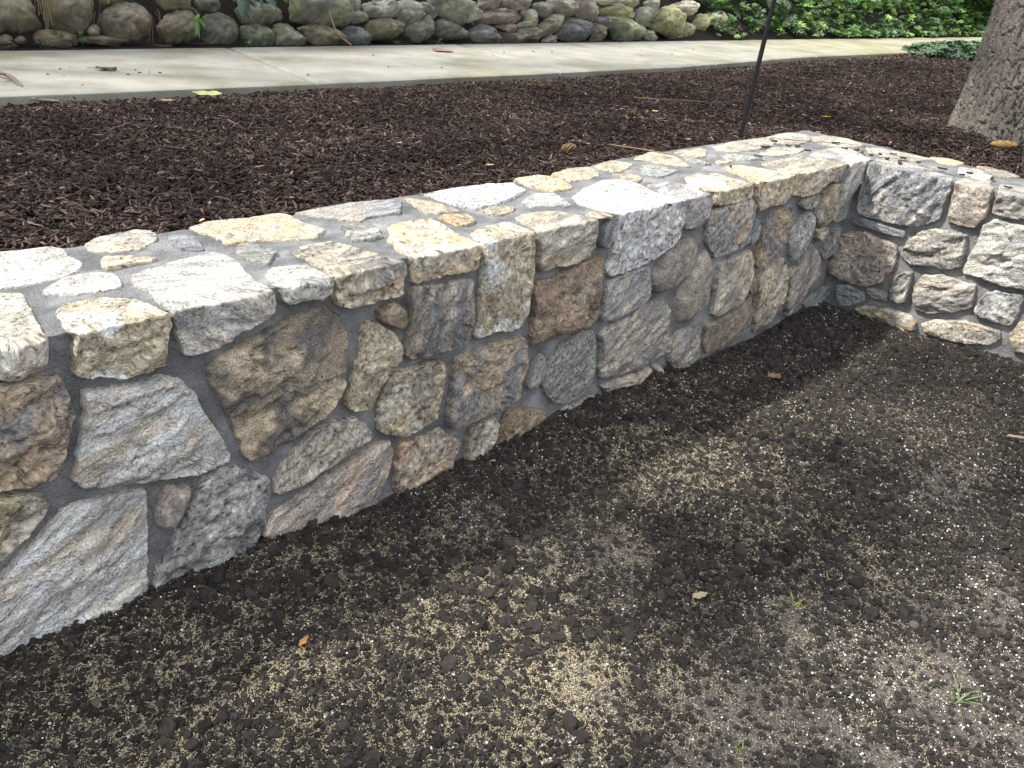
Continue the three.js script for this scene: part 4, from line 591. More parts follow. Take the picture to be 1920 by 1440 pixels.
r('mossbrown',0,[0.323,0.075,0.380,0.138,0.498,0.161,0.623,0.148,0.680,0.112,0.640,0.056,0.516,0.020,0.390,0.021]);
r('greyrock',0,[0.650,0.285,0.839,0.280,0.888,0.215,0.838,0.150,0.701,0.126,0.652,0.176]);
r('mossgrey',60,[0.685,0.103,0.824,0.140,0.907,0.188,0.944,0.122,0.916,0.037,0.771,-0.010,0.684,0.038]);
r('mossgrey',-30,[0.851,0.280,0.979,0.235,0.982,0.188,0.938,0.155,0.897,0.197]);
r('mossgrey',0,[0.950,0.347,1.188,0.334,1.278,0.181,1.254,0.123,1.199,0.113,1.089,0.151,0.996,0.198,0.934,0.263]);
r('greyrock',0,[1.240,0.335,1.351,0.289,1.409,0.202,1.380,0.153,1.275,0.133,1.270,0.210]);
r('mossgreen',0,[0.944,0.122,1.039,0.156,1.186,0.113,1.190,0.064,1.090,0.016,0.966,0.036]);
r('mossgrey',0,[1.116,0.016,1.197,0.103,1.263,0.064,1.249,0.025]);
r('slate',0,[1.269,0.045,1.344,0.103,1.446,0.123,1.535,0.096,1.595,0.023,1.598,-0.026,1.511,-0.041,1.347,-0.031]);
r('pinkrock',5,[1.406,0.147,1.447,0.219,1.595,0.236,1.907,0.214,1.938,0.171,1.849,0.144,1.621,0.132,1.431,0.126]);
r('greyrock',0,[1.862,0.224,1.989,0.236,2.053,0.150,1.998,0.107,1.811,0.106,1.824,0.133,1.930,0.166]);
r('pinkrock',0,[1.566,0.116,1.785,0.128,1.775,0.074,1.712,0.058,1.628,0.090]);
r('brownstone',0,[1.610,0.074,1.740,0.048,1.823,0.085,1.999,0.112,2.047,0.063,2.022,-0.036,1.620,-0.042]);
r('warmrock',40,[2.038,0.107,2.137,0.173,2.293,0.229,2.346,0.196,2.292,0.118,2.182,0.052,2.064,0.024]);
r('warmrock',0,[2.060,-0.003,2.163,0.035,2.243,0.023,2.243,-0.032,2.070,-0.036]);
r('slate',20,[2.236,0.029,2.312,0.140,2.421,0.191,2.554,0.164,2.689,0.073,2.673,0.027,2.543,-0.018,2.372,-0.011]);
r('pinkrock',0,[1.441,0.341,1.658,0.346,1.627,0.252,1.508,0.240,1.423,0.239]);
r('pinkrock',0,[1.658,0.346,1.993,0.354,2.002,0.269,1.957,0.236,1.654,0.237]);
r('mossgrey',0,[1.994,0.269,2.078,0.297,2.220,0.283,2.244,0.228,2.141,0.194,2.060,0.194]);
r('warmrock',20,[2.177,0.315,2.395,0.341,2.555,0.277,2.492,0.209,2.371,0.191,2.244,0.228]);
r('pinkrock',70,[2.517,0.366,2.705,0.348,2.762,0.258,2.741,0.177,2.620,0.142,2.508,0.198]);
r('brownstone',0,[2.672,0.131,2.727,0.142,2.828,0.096,2.843,0.014,2.737,-0.026,2.650,-0.008,2.696,0.061]);
r('slate',-20,[2.748,0.166,2.806,0.195,2.964,0.143,2.977,0.108,2.883,0.096,2.778,0.125]);
r('yellowrock',0,[2.796,0.247,2.894,0.294,3.042,0.297,3.206,0.252,3.275,0.193,3.249,0.145,3.061,0.167,2.864,0.213]);
r('greenrock',10,[2.862,0.201,2.973,0.208,3.154,0.156,3.326,0.139,3.398,0.084,3.326,-0.001,3.166,-0.024,3.016,-0.011,2.990,0.073,2.906,0.131]);
r('greyrock',0,[3.283,0.253,3.404,0.273,3.540,0.244,3.527,0.146,3.422,0.115,3.289,0.157]);
r('greenrock',0,[3.367,0.005,3.418,0.084,3.611,0.010,3.502,-0.033]);
r('yellowrock',70,[3.572,0.183,3.688,0.277,3.836,0.291,3.954,0.211,3.891,0.059,3.817,-0.017,3.678,0.047,3.540,0.097]);
r('paleyrock',0,[3.838,0.310,4.080,0.346,4.232,0.329,4.199,0.239,4.019,0.212,3.894,0.248]);
r('yellowrock',0,[3.919,0.110,4.013,0.161,4.161,0.110,4.127,0.019,3.923,-0.031,3.862,-0.005]);
r('yellowrock',0,[4.164,0.136,4.288,0.227,4.401,0.215,4.387,0.097,4.266,0.045,4.158,0.084]);
r('paleyrock',0,[4.401,0.215,4.616,0.257,4.722,0.138,4.599,0.111,4.414,0.137]);
r('paleyrock',0,[4.458,0.110,4.671,0.111,4.797,0.043,4.777,-0.025,4.630,-0.037,4.544,0.044]);
r('paleyrock',0,[4.308,0.019,4.452,0.058,4.636,0.017,4.679,-0.037,4.486,-0.049]);
r('greenrock',0,[2.737,0.326,2.993,0.342,2.986,0.296,2.803,0.293]);
r('greenrock',0,[3.013,0.355,3.356,0.350,3.328,0.289,3.169,0.263,3.042,0.297]);
r('greyrock',0,[3.431,0.327,3.614,0.343,3.646,0.270,3.540,0.244,3.445,0.279]);

// ---------------------------------------------------------------- plants
const leafGeo = (w, fold = 0.25, n = 4, tip = 0.7) => {                 // unit length along +x, up is y
  const p = [], ix = []; for (let i = 0; i <= n; i++) { const x = i / n, q = Math.pow(Math.sin(Math.PI * Math.pow(x, tip)), 0.9) * w * 0.5 + (i === 0 ? 0.02 : 0), y = 0.18 * x * (1 - x) * 1.4 - 0.12 * x * x; p.push(x, y + q * fold, -q, x, y, 0, x, y + q * fold, q); }
  for (let i = 0; i < n; i++) for (let k = 0; k < 2; k++) { const A = i * 3 + k; ix.push(A, A + 1, A + 4, A, A + 4, A + 3); }
  return buf(p, ix);
};
const leafMat = (r0, g0, b0, o = {}) => new THREE.MeshPhysicalMaterial({ color: rgb(r0, g0, b0), roughness: 0.45, side: THREE.DoubleSide, transmission: 0.25, thickness: 0, ...o });
{
  const lg = leafGeo(0.5, 0.3, 3, 0.85), parts = [];
  for (let k = 0; k < 7; k++) { const c = lg.clone(); c.applyMatrix4(place(0, 0, 0, 0, k * 0.898 + rr(-0.2, 0.2), rr(-0.1, 0.3), rr(0.85, 1.15))); parts.push(c); }
  for (let k = 0; k < 3; k++) { const c = lg.clone(); c.applyMatrix4(place(0, 0.15, 0, 0, k * 2.1 + 0.4, 0.7, 0.6)); parts.push(c); }
  const whorl = mergeGeometries(parts);
  const m = leafMat(1, 1, 1), bank = [], bc = [];
  for (let tries = 0; bank.length < 9000 && tries < 1e5; tries++) {
    const u = rr(uBoulder - 0.75, 17.5), v = Math.pow(rnd(), 1.3) * 3 - 0.12 * rnd(); const e = fbm(u * 2.3, 5, 3) * 0.5; if (fbm(u * 3.1, v * 5 + 3, 2) < -0.22) continue; if (v < 0.05 + 0.5 * e - 0.1 * sst(8, 9, u)) continue;
    if (u < uBoulder + 0.1 && v < 0.5 + 0.8 * (uBoulder - u)) continue;
    const [x, z] = bankAt(u, v), s = rr(0.03, 0.075) * (u > 11 ? 1.1 : 1), lift = 0.05 + 0.13 * rnd() * sst(0.02, 0.3, v) + 0.14 * sst(-0.1, 0.4, fbm(u * 1.8, v * 2.5, 3)) * sst(0, 0.3, v);
    bank.push(place(x, bankH(u, v) + lift, z, rr(-0.5, 0.5) + 0.25, rr(0, 6.28), rr(-0.5, 0.5), s));
    const y = rnd(), k = Math.exp(0.42 * gauss()) * (y < 0.3 ? 1.25 : 1) * (v > 0.9 && u > 10.2 ? 0.6 : 1); bc.push(y < 0.3 ? rgb(0.21 * k, 0.32 * k, 0.075 * k) : rgb(0.115 * k, 0.22 * k, 0.07 * k));
  }
  tag(instanced('ground_cover', whorl, m, bank, bc), 'thick green leafy ground cover on the bank beside the path', 'ground cover');
  const cl = [], cc = [];
  for (let k = 0; k < 620; k++) { const q = rnd() * 6.28, d = Math.sqrt(rnd()), x = 4.62 + 0.95 * d * Math.cos(q) * 0.74 + 0.5 * d * Math.sin(q) * 0.67, z = -10.0 - 0.95 * d * Math.cos(q) * 0.67 + 0.5 * d * Math.sin(q) * 0.74; if (sideNear(x, z) < -0.16) continue; cl.push(place(x, bedH(x, z) + rr(0.03, 0.14) * (1.1 - d * 0.6), z, rr(-0.5, 0.5), rr(0, 6.28), rr(-0.5, 0.5), rr(0.04, 0.065))); const e = Math.exp(0.25 * gauss()); cc.push(rgb(0.085 * e, 0.16 * e, 0.065 * e)); }
  tag(instanced('ground_cover', whorl, m, cl, cc), 'low clump of green ground cover between the mulch and the tree trunk', 'ground cover');
  // a dark shrub behind
  const sh = tag(group('shrub', ...(() => { const [x, z] = bankAt(13.2, 0.9); return [x, bankH(13.2, 0.9), z]; })()), 'dark green shrub at the far end of the path behind the ground cover', 'shrub');
  const sm2 = [], sc = []; for (let k = 0; k < 2400; k++) { const q = rnd() * 6.28, y = rnd(), d = Math.sqrt(rnd()) * Math.sin(Math.PI * (0.25 + 0.7 * y)); sm2.push(place(1.5 * d * Math.cos(q), 0.1 + 1.5 * y, 1.1 * d * Math.sin(q), rr(-0.7, 0.7), rr(0, 6.28), rr(-0.7, 0.7), rr(0.07, 0.11))); const e = Math.exp(0.3 * gauss()); sc.push(rgb(0.035 * e, 0.07 * e, 0.025 * e)); }
  instanced('foliage', whorl, m, sm2, sc, sh);
  const stems = []; for (let k = 0; k < 9; k++) { const q = k * 0.7; stems.push(new THREE.TubeGeometry(new THREE.CatmullRomCurve3([V(0.1 * Math.cos(q), -0.1, 0.1 * Math.sin(q)), V(0.4 * Math.cos(q), 0.6, 0.35 * Math.sin(q)), V(0.8 * Math.cos(q), 1.35, 0.6 * Math.sin(q))]), 6, 0.014, 5)); }
  mesh('stem', mergeGeometries(stems), std({ color: rgb(0.07, 0.05, 0.035) }), sh);
}
// leaf laid from one point of the boulder face to another
function leafOn(parent, g, m, [s0, v0, s1, v1], off0, off1, ox, oy, oz, wid = 1) {
  const A = [0, 0, 0], B = [0, 0, 0]; frameW(s0, v0, off0, A); frameW(s1, v1, off1, B);
  const d = V(B[0] - A[0], B[1] - A[1], B[2] - A[2]), L = d.length(), x = d.clone().normalize(), y = V(NW3[0], NW3[1], NW3[2]); y.addScaledVector(x, -y.dot(x)).normalize(); y.applyAxisAngle(x, rr(-0.6, 0.6)); const z = x.clone().cross(y);
  const o = mesh('leaf', g, m, parent); o.matrixAutoUpdate = false; o.matrix.makeBasis(x.clone().multiplyScalar(L), y.multiplyScalar(L * wid), z.multiplyScalar(L * wid)).setPosition(A[0] - ox, A[1] - oy, A[2] - oz);
  return o;
}
function sprig(name, label, category, list, g, mats, off0, off1, stemCol, wid = 1) {
  const P = [0, 0, 0]; let s = 0, v = 1; for (const l of list) { s += l[0] / list.length; v = Math.max(v === 1 ? -9 : v, l[1]); } frameW(s, v + 0.06, 0.05, P);
  const o = tag(group(name, P[0], P[1], P[2]), label, category), tubes = [];
  for (const l of list) { leafOn(o, g, pick(mats), l, off0 + rr(-0.02, 0.02), off1 + rr(-0.03, 0.03), P[0], P[1], P[2], wid); const Q = [0, 0, 0]; frameW(l[0], l[1], off0, Q); tubes.push(new THREE.TubeGeometry(new THREE.QuadraticBezierCurve3(V(0, 0, 0), V((Q[0] - P[0]) * 0.5, (Q[1] - P[1]) * 0.5 + 0.03, (Q[2] - P[2]) * 0.5), V(Q[0] - P[0], Q[1] - P[1], Q[2] - P[2])), 6, 0.002, 4)); }
  mesh('stem', mergeGeometries(tubes), std({ color: rgb(...stemCol) }), o);
  return o;
}
{
  const bay = leafGeo(0.36, 0.2, 6, 0.8), bam = leafGeo(0.2, 0.25, 6, 0.7), vine = leafGeo(0.62, 0.25, 5, 0.8), mb = [leafMat(0.075, 0.125, 0.085, { roughness: 0.38 }), leafMat(0.10, 0.155, 0.10, { roughness: 0.38 })], mg = [leafMat(0.10, 0.24, 0.035), leafMat(0.14, 0.29, 0.05)], mv = [leafMat(0.10, 0.19, 0.045), leafMat(0.17, 0.26, 0.07)];
  sprig('laurel_sprig', 'bluish green broad leaves hanging over the boulders left of the big flat boulder', 'laurel', bayLeaves, bay, mb, 0.16, 0.2, [0.06, 0.05, 0.03]);
  sprig('laurel_sprig', 'row of broad dark leaf tips hanging at the top edge above the brown boulder', 'laurel', bayLeavesB, bay, mb, 0.16, 0.2, [0.06, 0.05, 0.03]);
  sprig('bamboo_sprig', 'bright green narrow leaves drooping from above the small round mossy boulder', 'bamboo', bambooLeaves, bam, mg, 0.15, 0.18, [0.10, 0.14, 0.04]);
  sprig('bamboo_sprig', 'bright green narrow leaves in front of the small round mossy boulder', 'bamboo', bambooLeavesB, bam, mg, 0.16, 0.18, [0.10, 0.14, 0.04]);
  sprig('vine', 'small leaved green vine trailing beside the large flat mossy boulder', 'vine', vineLeaves, vine, mv, 0.14, 0.15, [0.08, 0.07, 0.04]);
  sprig('weed', 'light green leaf tuft hanging between two mossy boulders', 'weed', sprigLeaves, bam, mg, 0.12, 0.13, [0.10, 0.12, 0.04], 1.6);
  // hanging dry grass and roots
  const strand = (name, label, cat, list, off, rad, c) => { const P = [0, 0, 0]; frameW(list[0][0], list[0][1], off, P); const o = tag(group(name, P[0], P[1], P[2]), label, cat); for (const l of list) { const A = [0, 0, 0], B = [0, 0, 0], C = [0, 0, 0]; frameW(l[0], l[1], off + rr(-0.03, 0.03), A); frameW(l[2], l[3], off * 0.8 + rr(-0.02, 0.02), B); frameW((l[0] + l[2]) / 2 + rr(-0.02, 0.02), (l[1] + l[3]) / 2 + 0.02, off + 0.03, C); const w = (q) => V(q[0] - P[0], q[1] - P[1], q[2] - P[2]); mesh(name === 'dry_grass' ? 'blade' : 'root', new THREE.TubeGeometry(new THREE.QuadraticBezierCurve3(w(A), w(C), w(B)), 8, rad * rr(0.7, 1.2), 4), std({ color: rgb(c[0] * rr(0.8, 1.2), c[1] * rr(0.8, 1.2), c[2]), roughness: 0.8 }), o); } };
  strand('dry_grass', 'tuft of pale dry grass hanging down between the two leftmost big boulders', 'dry grass', [...dryBlades, ...dryBlades.map(([p, q, s, t]) => [p + rr(-0.03, 0.03), q, s + rr(-0.03, 0.03), t + rr(0, 0.1)])], 0.17, 0.0022, [0.22, 0.19, 0.10]);
  strand('hanging_roots', 'thin brown roots and stems hanging in the gap between mossy boulders', 'roots', vineRoots, 0.05, 0.002, [0.16, 0.125, 0.075]);
  const WL = ['by the path below the dry grass', 'on the low slab left of the brown boulder', 'at the path edge under the broad laurel leaves', 'in the mulch below the round mossy boulder', 'beside the greenish angular boulder by the path', 'at the foot of the tall yellow boulder', 'between the yellowish boulders above a gap', 'at the right end of the boulder wall by the path', 'in front of the pale green boulder', 'beside the blue slate boulder', 'among the palest boulders at the right end', 'at the far left corner of the path', 'at the path edge beneath the leftmost boulders'];
  weedSpots.forEach(([s, v], k) => { const P = [0, 0, 0]; frameW(s, v - 0.02, 0.05, P); const w = tag(group('weed', P[0], P[1], P[2]), 'tiny green weed ' + WL[k], 'weed'); for (let i = 0; i < 9; i++) { const o = mesh('leaf', vine, pick(mv), w); o.scale.setScalar(rr(0.025, 0.05)); o.rotation.set(0, i * 0.75 + rr(-0.2, 0.2), rr(0, 0.7), 'YXZ'); o.position.y = rr(0, 0.03); } mesh('stem', new THREE.CylinderGeometry(0.0015, 0.002, 0.05, 5), std({ color: rgb(0.1, 0.13, 0.05) }), w); });
}

// ---------------------------------------------------------------- spruce
{
  const y0 = bedH(TREE[0], TREE[1]) - 0.16, t = tag(group('spruce_tree', TREE[0], y0, TREE[1]), 'thick spruce trunk with flaky grey brown bark standing in the mulch', 'tree'), pos = [], uv = [], col = [], idx = [], NA = 460;
  const ys = []; for (let y = 0; y < 1.7; y += 0.007) ys.push(y); for (let y = 1.7; y < 11; y += 0.25) ys.push(y);
  for (const y of ys) for (let i = 0; i <= NA; i++) {
    const q = i / NA * 6.28318, base = TR * (1 - y * 0.052) * 0.94 + 0.055 * Math.exp(-y / 0.16) + 0.02 * Math.exp(-y / 0.3) * Math.cos(q * 5 + 1);
    const ax = i / NA * 70, w = worley(ax + 0.45 * n2(ax * 0.5, y * 5) + 3, y * 12 + 0.8 * n2(ax * 0.6 + 7, y * 8)), w2 = worley(ax * 2.1 + n2(ax, y * 16), y * 36), crack = sst(0, 0.15, w[1] - w[0]), cr2 = sst(0, 0.25, w2[1] - w2[0]);
    const R = base + 0.014 * crack + 0.004 * cr2 * crack + 0.006 * ((w[2] & 15) / 15) * crack + 0.004 * fbm(ax * 1.6, y * 14, 3);
    pos.push(Math.cos(q) * R, y, Math.sin(q) * R); uv.push(q * TR, y);
    const k = 1.35 * (1 + 0.3 * fbm(ax * 1.2, y * 9, 3) + 0.25 * (((w[2] >> 4) & 7) / 7 - 0.5)), li = sst(0.12, 0.35, fbm(ax * 0.5, y * 3 + 9, 4));
    col.push(k * lerp(0.225, 0.265, li), k * lerp(0.196, 0.245, li), k * lerp(0.172, 0.205, li));
  }
  for (let j = 0; j < ys.length - 1; j++) for (let i = 0; i < NA; i++) { const A = j * (NA + 1) + i; idx.push(A, A + NA + 1, A + NA + 2, A, A + NA + 2, A + 1); }
  mesh('trunk', buf(pos, idx, uv, col), std({ map: TEX.grain, bumpMap: TEX.bump, bumpScale: 0.012, vertexColors: true, roughness: 0.95 }), t);
  const spray = []; { const lg = leafGeo(0.16, 0.2, 2, 0.7); for (let k = 0; k < 9; k++) { const c = lg.clone(); c.applyMatrix4(place(k * 0.1, 0, 0, 0, (k % 2 ? 1 : -1) * 0.8, rr(-0.3, 0.1), 0.5)); spray.push(c); } }
  const sg = mergeGeometries(spray), limbs = [], sm3 = [], sc = [];
  for (let k = 0; k < 46; k++) {
    const y = 3.4 + k * 0.16, q = k * 2.4, L = 3.0 * (1 - (y - 3.2) / 9) * rr(0.75, 1.1), c = new THREE.QuadraticBezierCurve3(V(0, y, 0), V(Math.cos(q) * L * 0.5, y + 0.1, Math.sin(q) * L * 0.5), V(Math.cos(q) * L, y - 0.35, Math.sin(q) * L));
    limbs.push(new THREE.TubeGeometry(c, 6, 0.03, 5));
    for (let i = 0; i < 60; i++) { const u = rr(0.25, 1), p = c.getPoint(u); sm3.push(place(p.x + rr(-0.25, 0.25), p.y - rr(0, 0.4), p.z + rr(-0.25, 0.25), rr(-0.4, 0.4), rr(0, 6.28), rr(-0.9, 0), rr(0.25, 0.42))); const e = Math.exp(0.25 * gauss()); sc.push(rgb(0.03 * e, 0.06 * e, 0.025 * e)); }
  }
  mesh('limb', mergeGeometries(limbs), std({ color: rgb(0.10, 0.08, 0.065) }), t);
  instanced('crown', sg, leafMat(1, 1, 1, { roughness: 0.6 }), sm3, sc, t);
}

// ---------------------------------------------------------------- added, unseen broadleaf tree to the left, its crown shaped to break the sunlight up
{
  const base = [-7.6, 0.6, -3.4], t = tag(group('added_shade_tree', ...base), 'tall unseen broadleaf tree added left of the picture to shade the yard', 'tree');
  const L = sun.position.clone().sub(sun.target.position).normalize(), pts = [], mats = [], cols = [];
  const gaps = [[0.10, -1.37, 0.32, 0.29], [1.02, -1.42, 0.45, 0.27], [0.62, -2.38, 0.38, 0.22], [1.5, -1.95, 0.26, 0.3], [1.6, -2.75, 0.3, 0.24], [-0.4, -1.66, 0.22, 0.18]];  // openings carved in the added crown where sun patches should fall
  const open = (x, z) => { for (const [cx, cz, rx, rz] of gaps) if (((x - cx) / rx) ** 2 + ((z - cz) / rz) ** 2 < 1 + 0.7 * fbm(x * 9, z * 9, 2)) return true; return false; };
  const add = (x, y, z) => {
    const at = (lv) => [x + L.x * (lv - y) / L.y, z + L.z * (lv - y) / L.y], [gx, gz] = at(0), [wx, wz] = at(H), sA = sideA(wx, wz), al = alongA(wx, wz), sB = sideB(wx, wz);
    if (open(gx, gz) || (sA > -0.68 && sA < 0.16 && al > -1.9 && al < 2.4) || (sB > -0.6 && sB < 0.1 && alongB(wx, wz) > 0.75)) return;
    const h = rr(4.8, 7.2), k = (h - y) / L.y; pts.push([x + L.x * k, h, z + L.z * k]);
    mats.push(place(x + L.x * k - base[0], h - base[1], z + L.z * k - base[2], rr(-0.6, 0.6), rr(0, 6.28), rr(-0.6, 0.6), rr(0.11, 0.17))); const e = Math.exp(0.25 * gauss()); cols.push(rgb(0.06 * e, 0.11 * e, 0.03 * e));
  };
  for (let n = 0; n < 9000; n++) { const x = rr(-1.5, 3.6), z = rr(-4.1, 0.2); if (sideA(x, z) < 0.2 || sideB(x, z) < 0.12 || open(x, z) || rnd() > 0.34 - 0.14 * sst(0.6, 1.6, x)) continue; add(x, 0, z); }
  for (let n = 0; n < 16000; n++) { const x = rr(-4, 6), z = rr(-11, -0.4), d = depthBed(x, z); if (d < 0.14 || d > 6 || sideNear(x, z) < 0.16 || fbm(x * 1.6, z * 1.6, 3) > 0.16 || rnd() > 0.38) continue; add(x, 0.74, z); }
  for (let n = 0; n < 2600; n++) { const P = [0, 0, 0]; frameW(rr(-2.2, 3.0), rr(0.0, 0.7), 0.1, P); if (rnd() > 0.4) continue; add(P[0], P[1], P[2]); }
  for (let n = 0; n < 2600; n++) { const u = rr(10.6, 18), v = rr(0, 1.6), [x, z] = bankAt(u, v); if (rnd() > 0.6) continue; add(x, bankH(u, v) + 0.1, z); }
  const lf = leafGeo(0.62, 0.2, 3, 0.8), parts = []; for (let k = 0; k < 6; k++) { const c = lf.clone(); c.applyMatrix4(place(rr(-0.5, 0.5), rr(-0.2, 0.2), rr(-0.5, 0.5), rr(-0.3, 0.3), rr(0, 6.28), rr(-0.5, 0.2), rr(0.7, 1))); parts.push(c); }
  instanced('crown', mergeGeometries(parts), leafMat(1, 1, 1), mats, cols, t);
  const tr = new THREE.LatheGeometry([[0.34, -0.3], [0.27, 0.3], [0.22, 2], [0.17, 4], [0.08, 6.3], [0, 6.6]].map(([q, y]) => new THREE.Vector2(q, y)), 24); mesh('trunk', tr, std({ map: TEX.grain, bumpMap: TEX.bump, bumpScale: 0.02, color: rgb(0.2, 0.17, 0.14) }), t);
  const limbs = []; for (let k = 0; k < 60; k++) { const [x, y, z] = pts[Math.floor(k / 60 * pts.length)], y0 = rr(2.2, 5); limbs.push(new THREE.TubeGeometry(new THREE.QuadraticBezierCurve3(V(0, y0, 0), V((x - base[0]) * 0.5, Math.max(y0, y - base[1]) + 0.4, (z - base[2]) * 0.5), V(x - base[0], y - base[1], z - base[2])), 10, 0.022, 5)); }
  mesh('limb', mergeGeometries(limbs), std({ color: rgb(0.12, 0.10, 0.08) }), t);
}

// ---------------------------------------------------------------- black metal pole
{
  const x = 1.02, z = -4.28, y = bedH(x, z), o = tag(group('garden_pole', x, y, z), 'thin black metal pole stuck leaning in the mulch behind the wall corner', 'pole'), m = std({ color: rgb(0.018, 0.018, 0.02), roughness: 0.45, metalness: 0.5 });
  o.rotation.set(0.0, 0, -0.045);
  const shaft = new THREE.CylinderGeometry(0.0105, 0.0115, 1.25, 14); shaft.translate(0, 0.55, 0); mesh('shaft', shaft, m, o);
  const up = new THREE.CylinderGeometry(0.0085, 0.0085, 0.75, 14); up.translate(0, 1.54, 0); mesh('upper_shaft', up, m, o);
  const col = new THREE.LatheGeometry([[0.0105, 0], [0.0145, 0.004], [0.0145, 0.035], [0.0085, 0.042]].map(([a1, b1]) => new THREE.Vector2(a1, b1)), 14); col.translate(0, 1.165, 0); mesh('collar', col, m, o);
  mesh('hook', new THREE.TubeGeometry(new THREE.CatmullRomCurve3([V(0, 1.9, 0), V(0.02, 2.02, 0), V(0.11, 2.08, 0), V(0.19, 2.0, 0), V(0.17, 1.9, 0), V(0.13, 1.92, 0)]), 30, 0.0075, 8), m, o);
}

// ---------------------------------------------------------------- cones, leaves, twigs, tufts
function cone(x, z, y, turn, len, wid, cr, label, open) {
  const o = tag(group('pine_cone', x, y, z), label, 'pine cone'); o.rotation.set(0, turn, 0.08);
  const core = new THREE.SphereGeometry(1, 12, 10); core.scale(len * 0.46, wid * 0.33, wid * 0.33); mesh('core', core, std({ color: rgb(0.05, 0.03, 0.015) }), o);
  const sc = new THREE.SphereGeometry(1, 7, 5, 0, Math.PI * 2, 0, Math.PI * 0.5); sc.scale(0.62, 0.16, 0.5); const mats = [], cols = [];
  const NS = Math.round(70 * len / 0.075); for (let k = 0; k < NS; k++) { const u = (k + 0.5) / NS, xx = (u - 0.5) * len, rad = wid * 0.5 * Math.pow(Math.sin(Math.PI * (0.06 + 0.88 * u)), 0.6), q = k * 2.39996; const M = new THREE.Matrix4().makeTranslation(xx, Math.sin(q) * rad * 0.86, Math.cos(q) * rad * 0.86).multiply(new THREE.Matrix4().makeRotationX(-q + Math.PI / 2)).multiply(new THREE.Matrix4().makeRotationZ(open)).multiply(new THREE.Matrix4().makeScale(wid * 0.33, wid * 0.23, wid * 0.33)); mats.push(M); const e = rr(0.6, 1.3); cols.push(rgb(cr[0] * e, cr[1] * e, cr[2] * e)); }
  instanced('scales', sc, std({ roughness: 0.6, side: THREE.DoubleSide }), mats, cols, o);
}
cone(0.151, -3.60, bedH(0.151, -3.6) + 0.024, 0.25, 0.06, 0.043, [0.20, 0.115, 0.045], 'open brown pine cone lying on the mulch just behind the wall', 0.95);
cone(2.33, -4.33, bedH(2.33, -4.33) + 0.024, -0.45, 0.105, 0.042, [0.38, 0.25, 0.09], 'long golden pine cone lying on the mulch at the foot of the trunk', 0.5);
function deadLeaf(x, y, z, turn, L, w, c, label, curl = 0.35, cat = 'leaf') {
  const n = 14, mN = 8, pos = [], idx = [], sd = rr(0, 50);
  for (let i = 0; i <= n; i++) for (let j = 0; j <= mN; j++) {
    const u = i / n, v = j / mN * 2 - 1, lobe = 1 + 0.22 * Math.sin(u * 15 + sd) * Math.abs(v), hw = w * 0.5 * (0.06 + Math.pow(Math.sin(Math.PI * Math.pow(0.02 + u * 0.96, 0.8)), 0.8)) * lobe;
    pos.push((u - 0.5) * L, 0.3 * curl * L * (0.45 * v * v + 0.35 * n2(u * 2.6 + sd, v * 1.2 + sd) + 0.8 * (u - 0.45) ** 2) + 0.002, v * hw + 0.06 * w * n2(u * 3, sd));
  }
  for (let i = 0; i < n; i++) for (let j = 0; j < mN; j++) { const A = i * (mN + 1) + j; idx.push(A, A + 1, A + mN + 2, A, A + mN + 2, A + mN + 1); }
  const o = tag(group('dead_leaf', x, y, z), label, cat); o.rotation.y = turn; mesh('blade', buf(pos, idx), leafMat(c[0], c[1], c[2], { roughness: 0.75, transmission: 0.12 }), o);
  mesh('stalk', new THREE.TubeGeometry(new THREE.QuadraticBezierCurve3(V(-0.5 * L, 0.003, 0), V(-0.65 * L, 0.012, 0.01), V(-0.8 * L, 0.005, 0.03)), 5, 0.0012, 4), std({ color: rgb(c[0] * 0.7, c[1] * 0.7, c[2] * 0.7) }), o);
}
deadLeaf(-2.131, 0.775, -4.298, 0.1, 0.1, 0.06, [0.14, 0.10, 0.065], 'curled brown dead leaf lying on the left part of the concrete path', 0.6);
deadLeaf(-0.682, 0.774, -6.209, -0.1, 0.15, 0.11, [0.23, 0.115, 0.08], 'reddish brown dead leaf flat on the path before the grey slate boulder', 0.25);
deadLeaf(-1.5, 0.768, -3.93, 0.25, 0.13, 0.1, [0.34, 0.37, 0.12], 'pale yellow green leaf lying where the mulch meets the path', 0.3);
deadLeaf(-1.6, 0.76, -3.74, 0.5, 0.07, 0.045, [0.42, 0.25, 0.12], 'small tan curled leaf on the mulch in front of the yellow green leaf', 0.5);
deadLeaf(1.593, 0.77, -4.82, 0, 0.055, 0.022, [0.55, 0.28, 0.03], 'tiny bright orange leaf on the mulch between pole and tree trunk', 0.2);
deadLeaf(-0.152, 0.752, -3.127, 0.3, 0.03, 0.02, [0.55, 0.32, 0.08], 'tiny orange leaf scrap on the mulch left of the open pine cone', 0.3);
deadLeaf(1.055, 0.022, -3.047, 0.4, 0.06, 0.04, [0.26, 0.15, 0.08], 'brown dry leaf on the soil in front of the stone wall', 0.6);
deadLeaf(-0.431, 0.02, -1.425, 1.2, 0.035, 0.014, [0.33, 0.18, 0.05], 'tiny orange curled leaf among the grass seed', 0.6);
deadLeaf(0.54, 0.018, -1.703, 0.5, 0.05, 0.02, [0.40, 0.31, 0.19], 'pale tan leaf scrap on the soil left of the yellowing grass tuft', 0.4);
deadLeaf(0.72, H + 0.016, -4.02, 0.4, 0.03, 0.02, [0.5, 0.3, 0.07], 'tiny yellow leaf on the back of the wall top left of the corner', 0.2);
deadLeaf(0.62, 0.765, -4.55, 0.3, 0.035, 0.025, [0.55, 0.47, 0.06], 'tiny yellow leaf on the mulch above the open pine cone', 0.2);
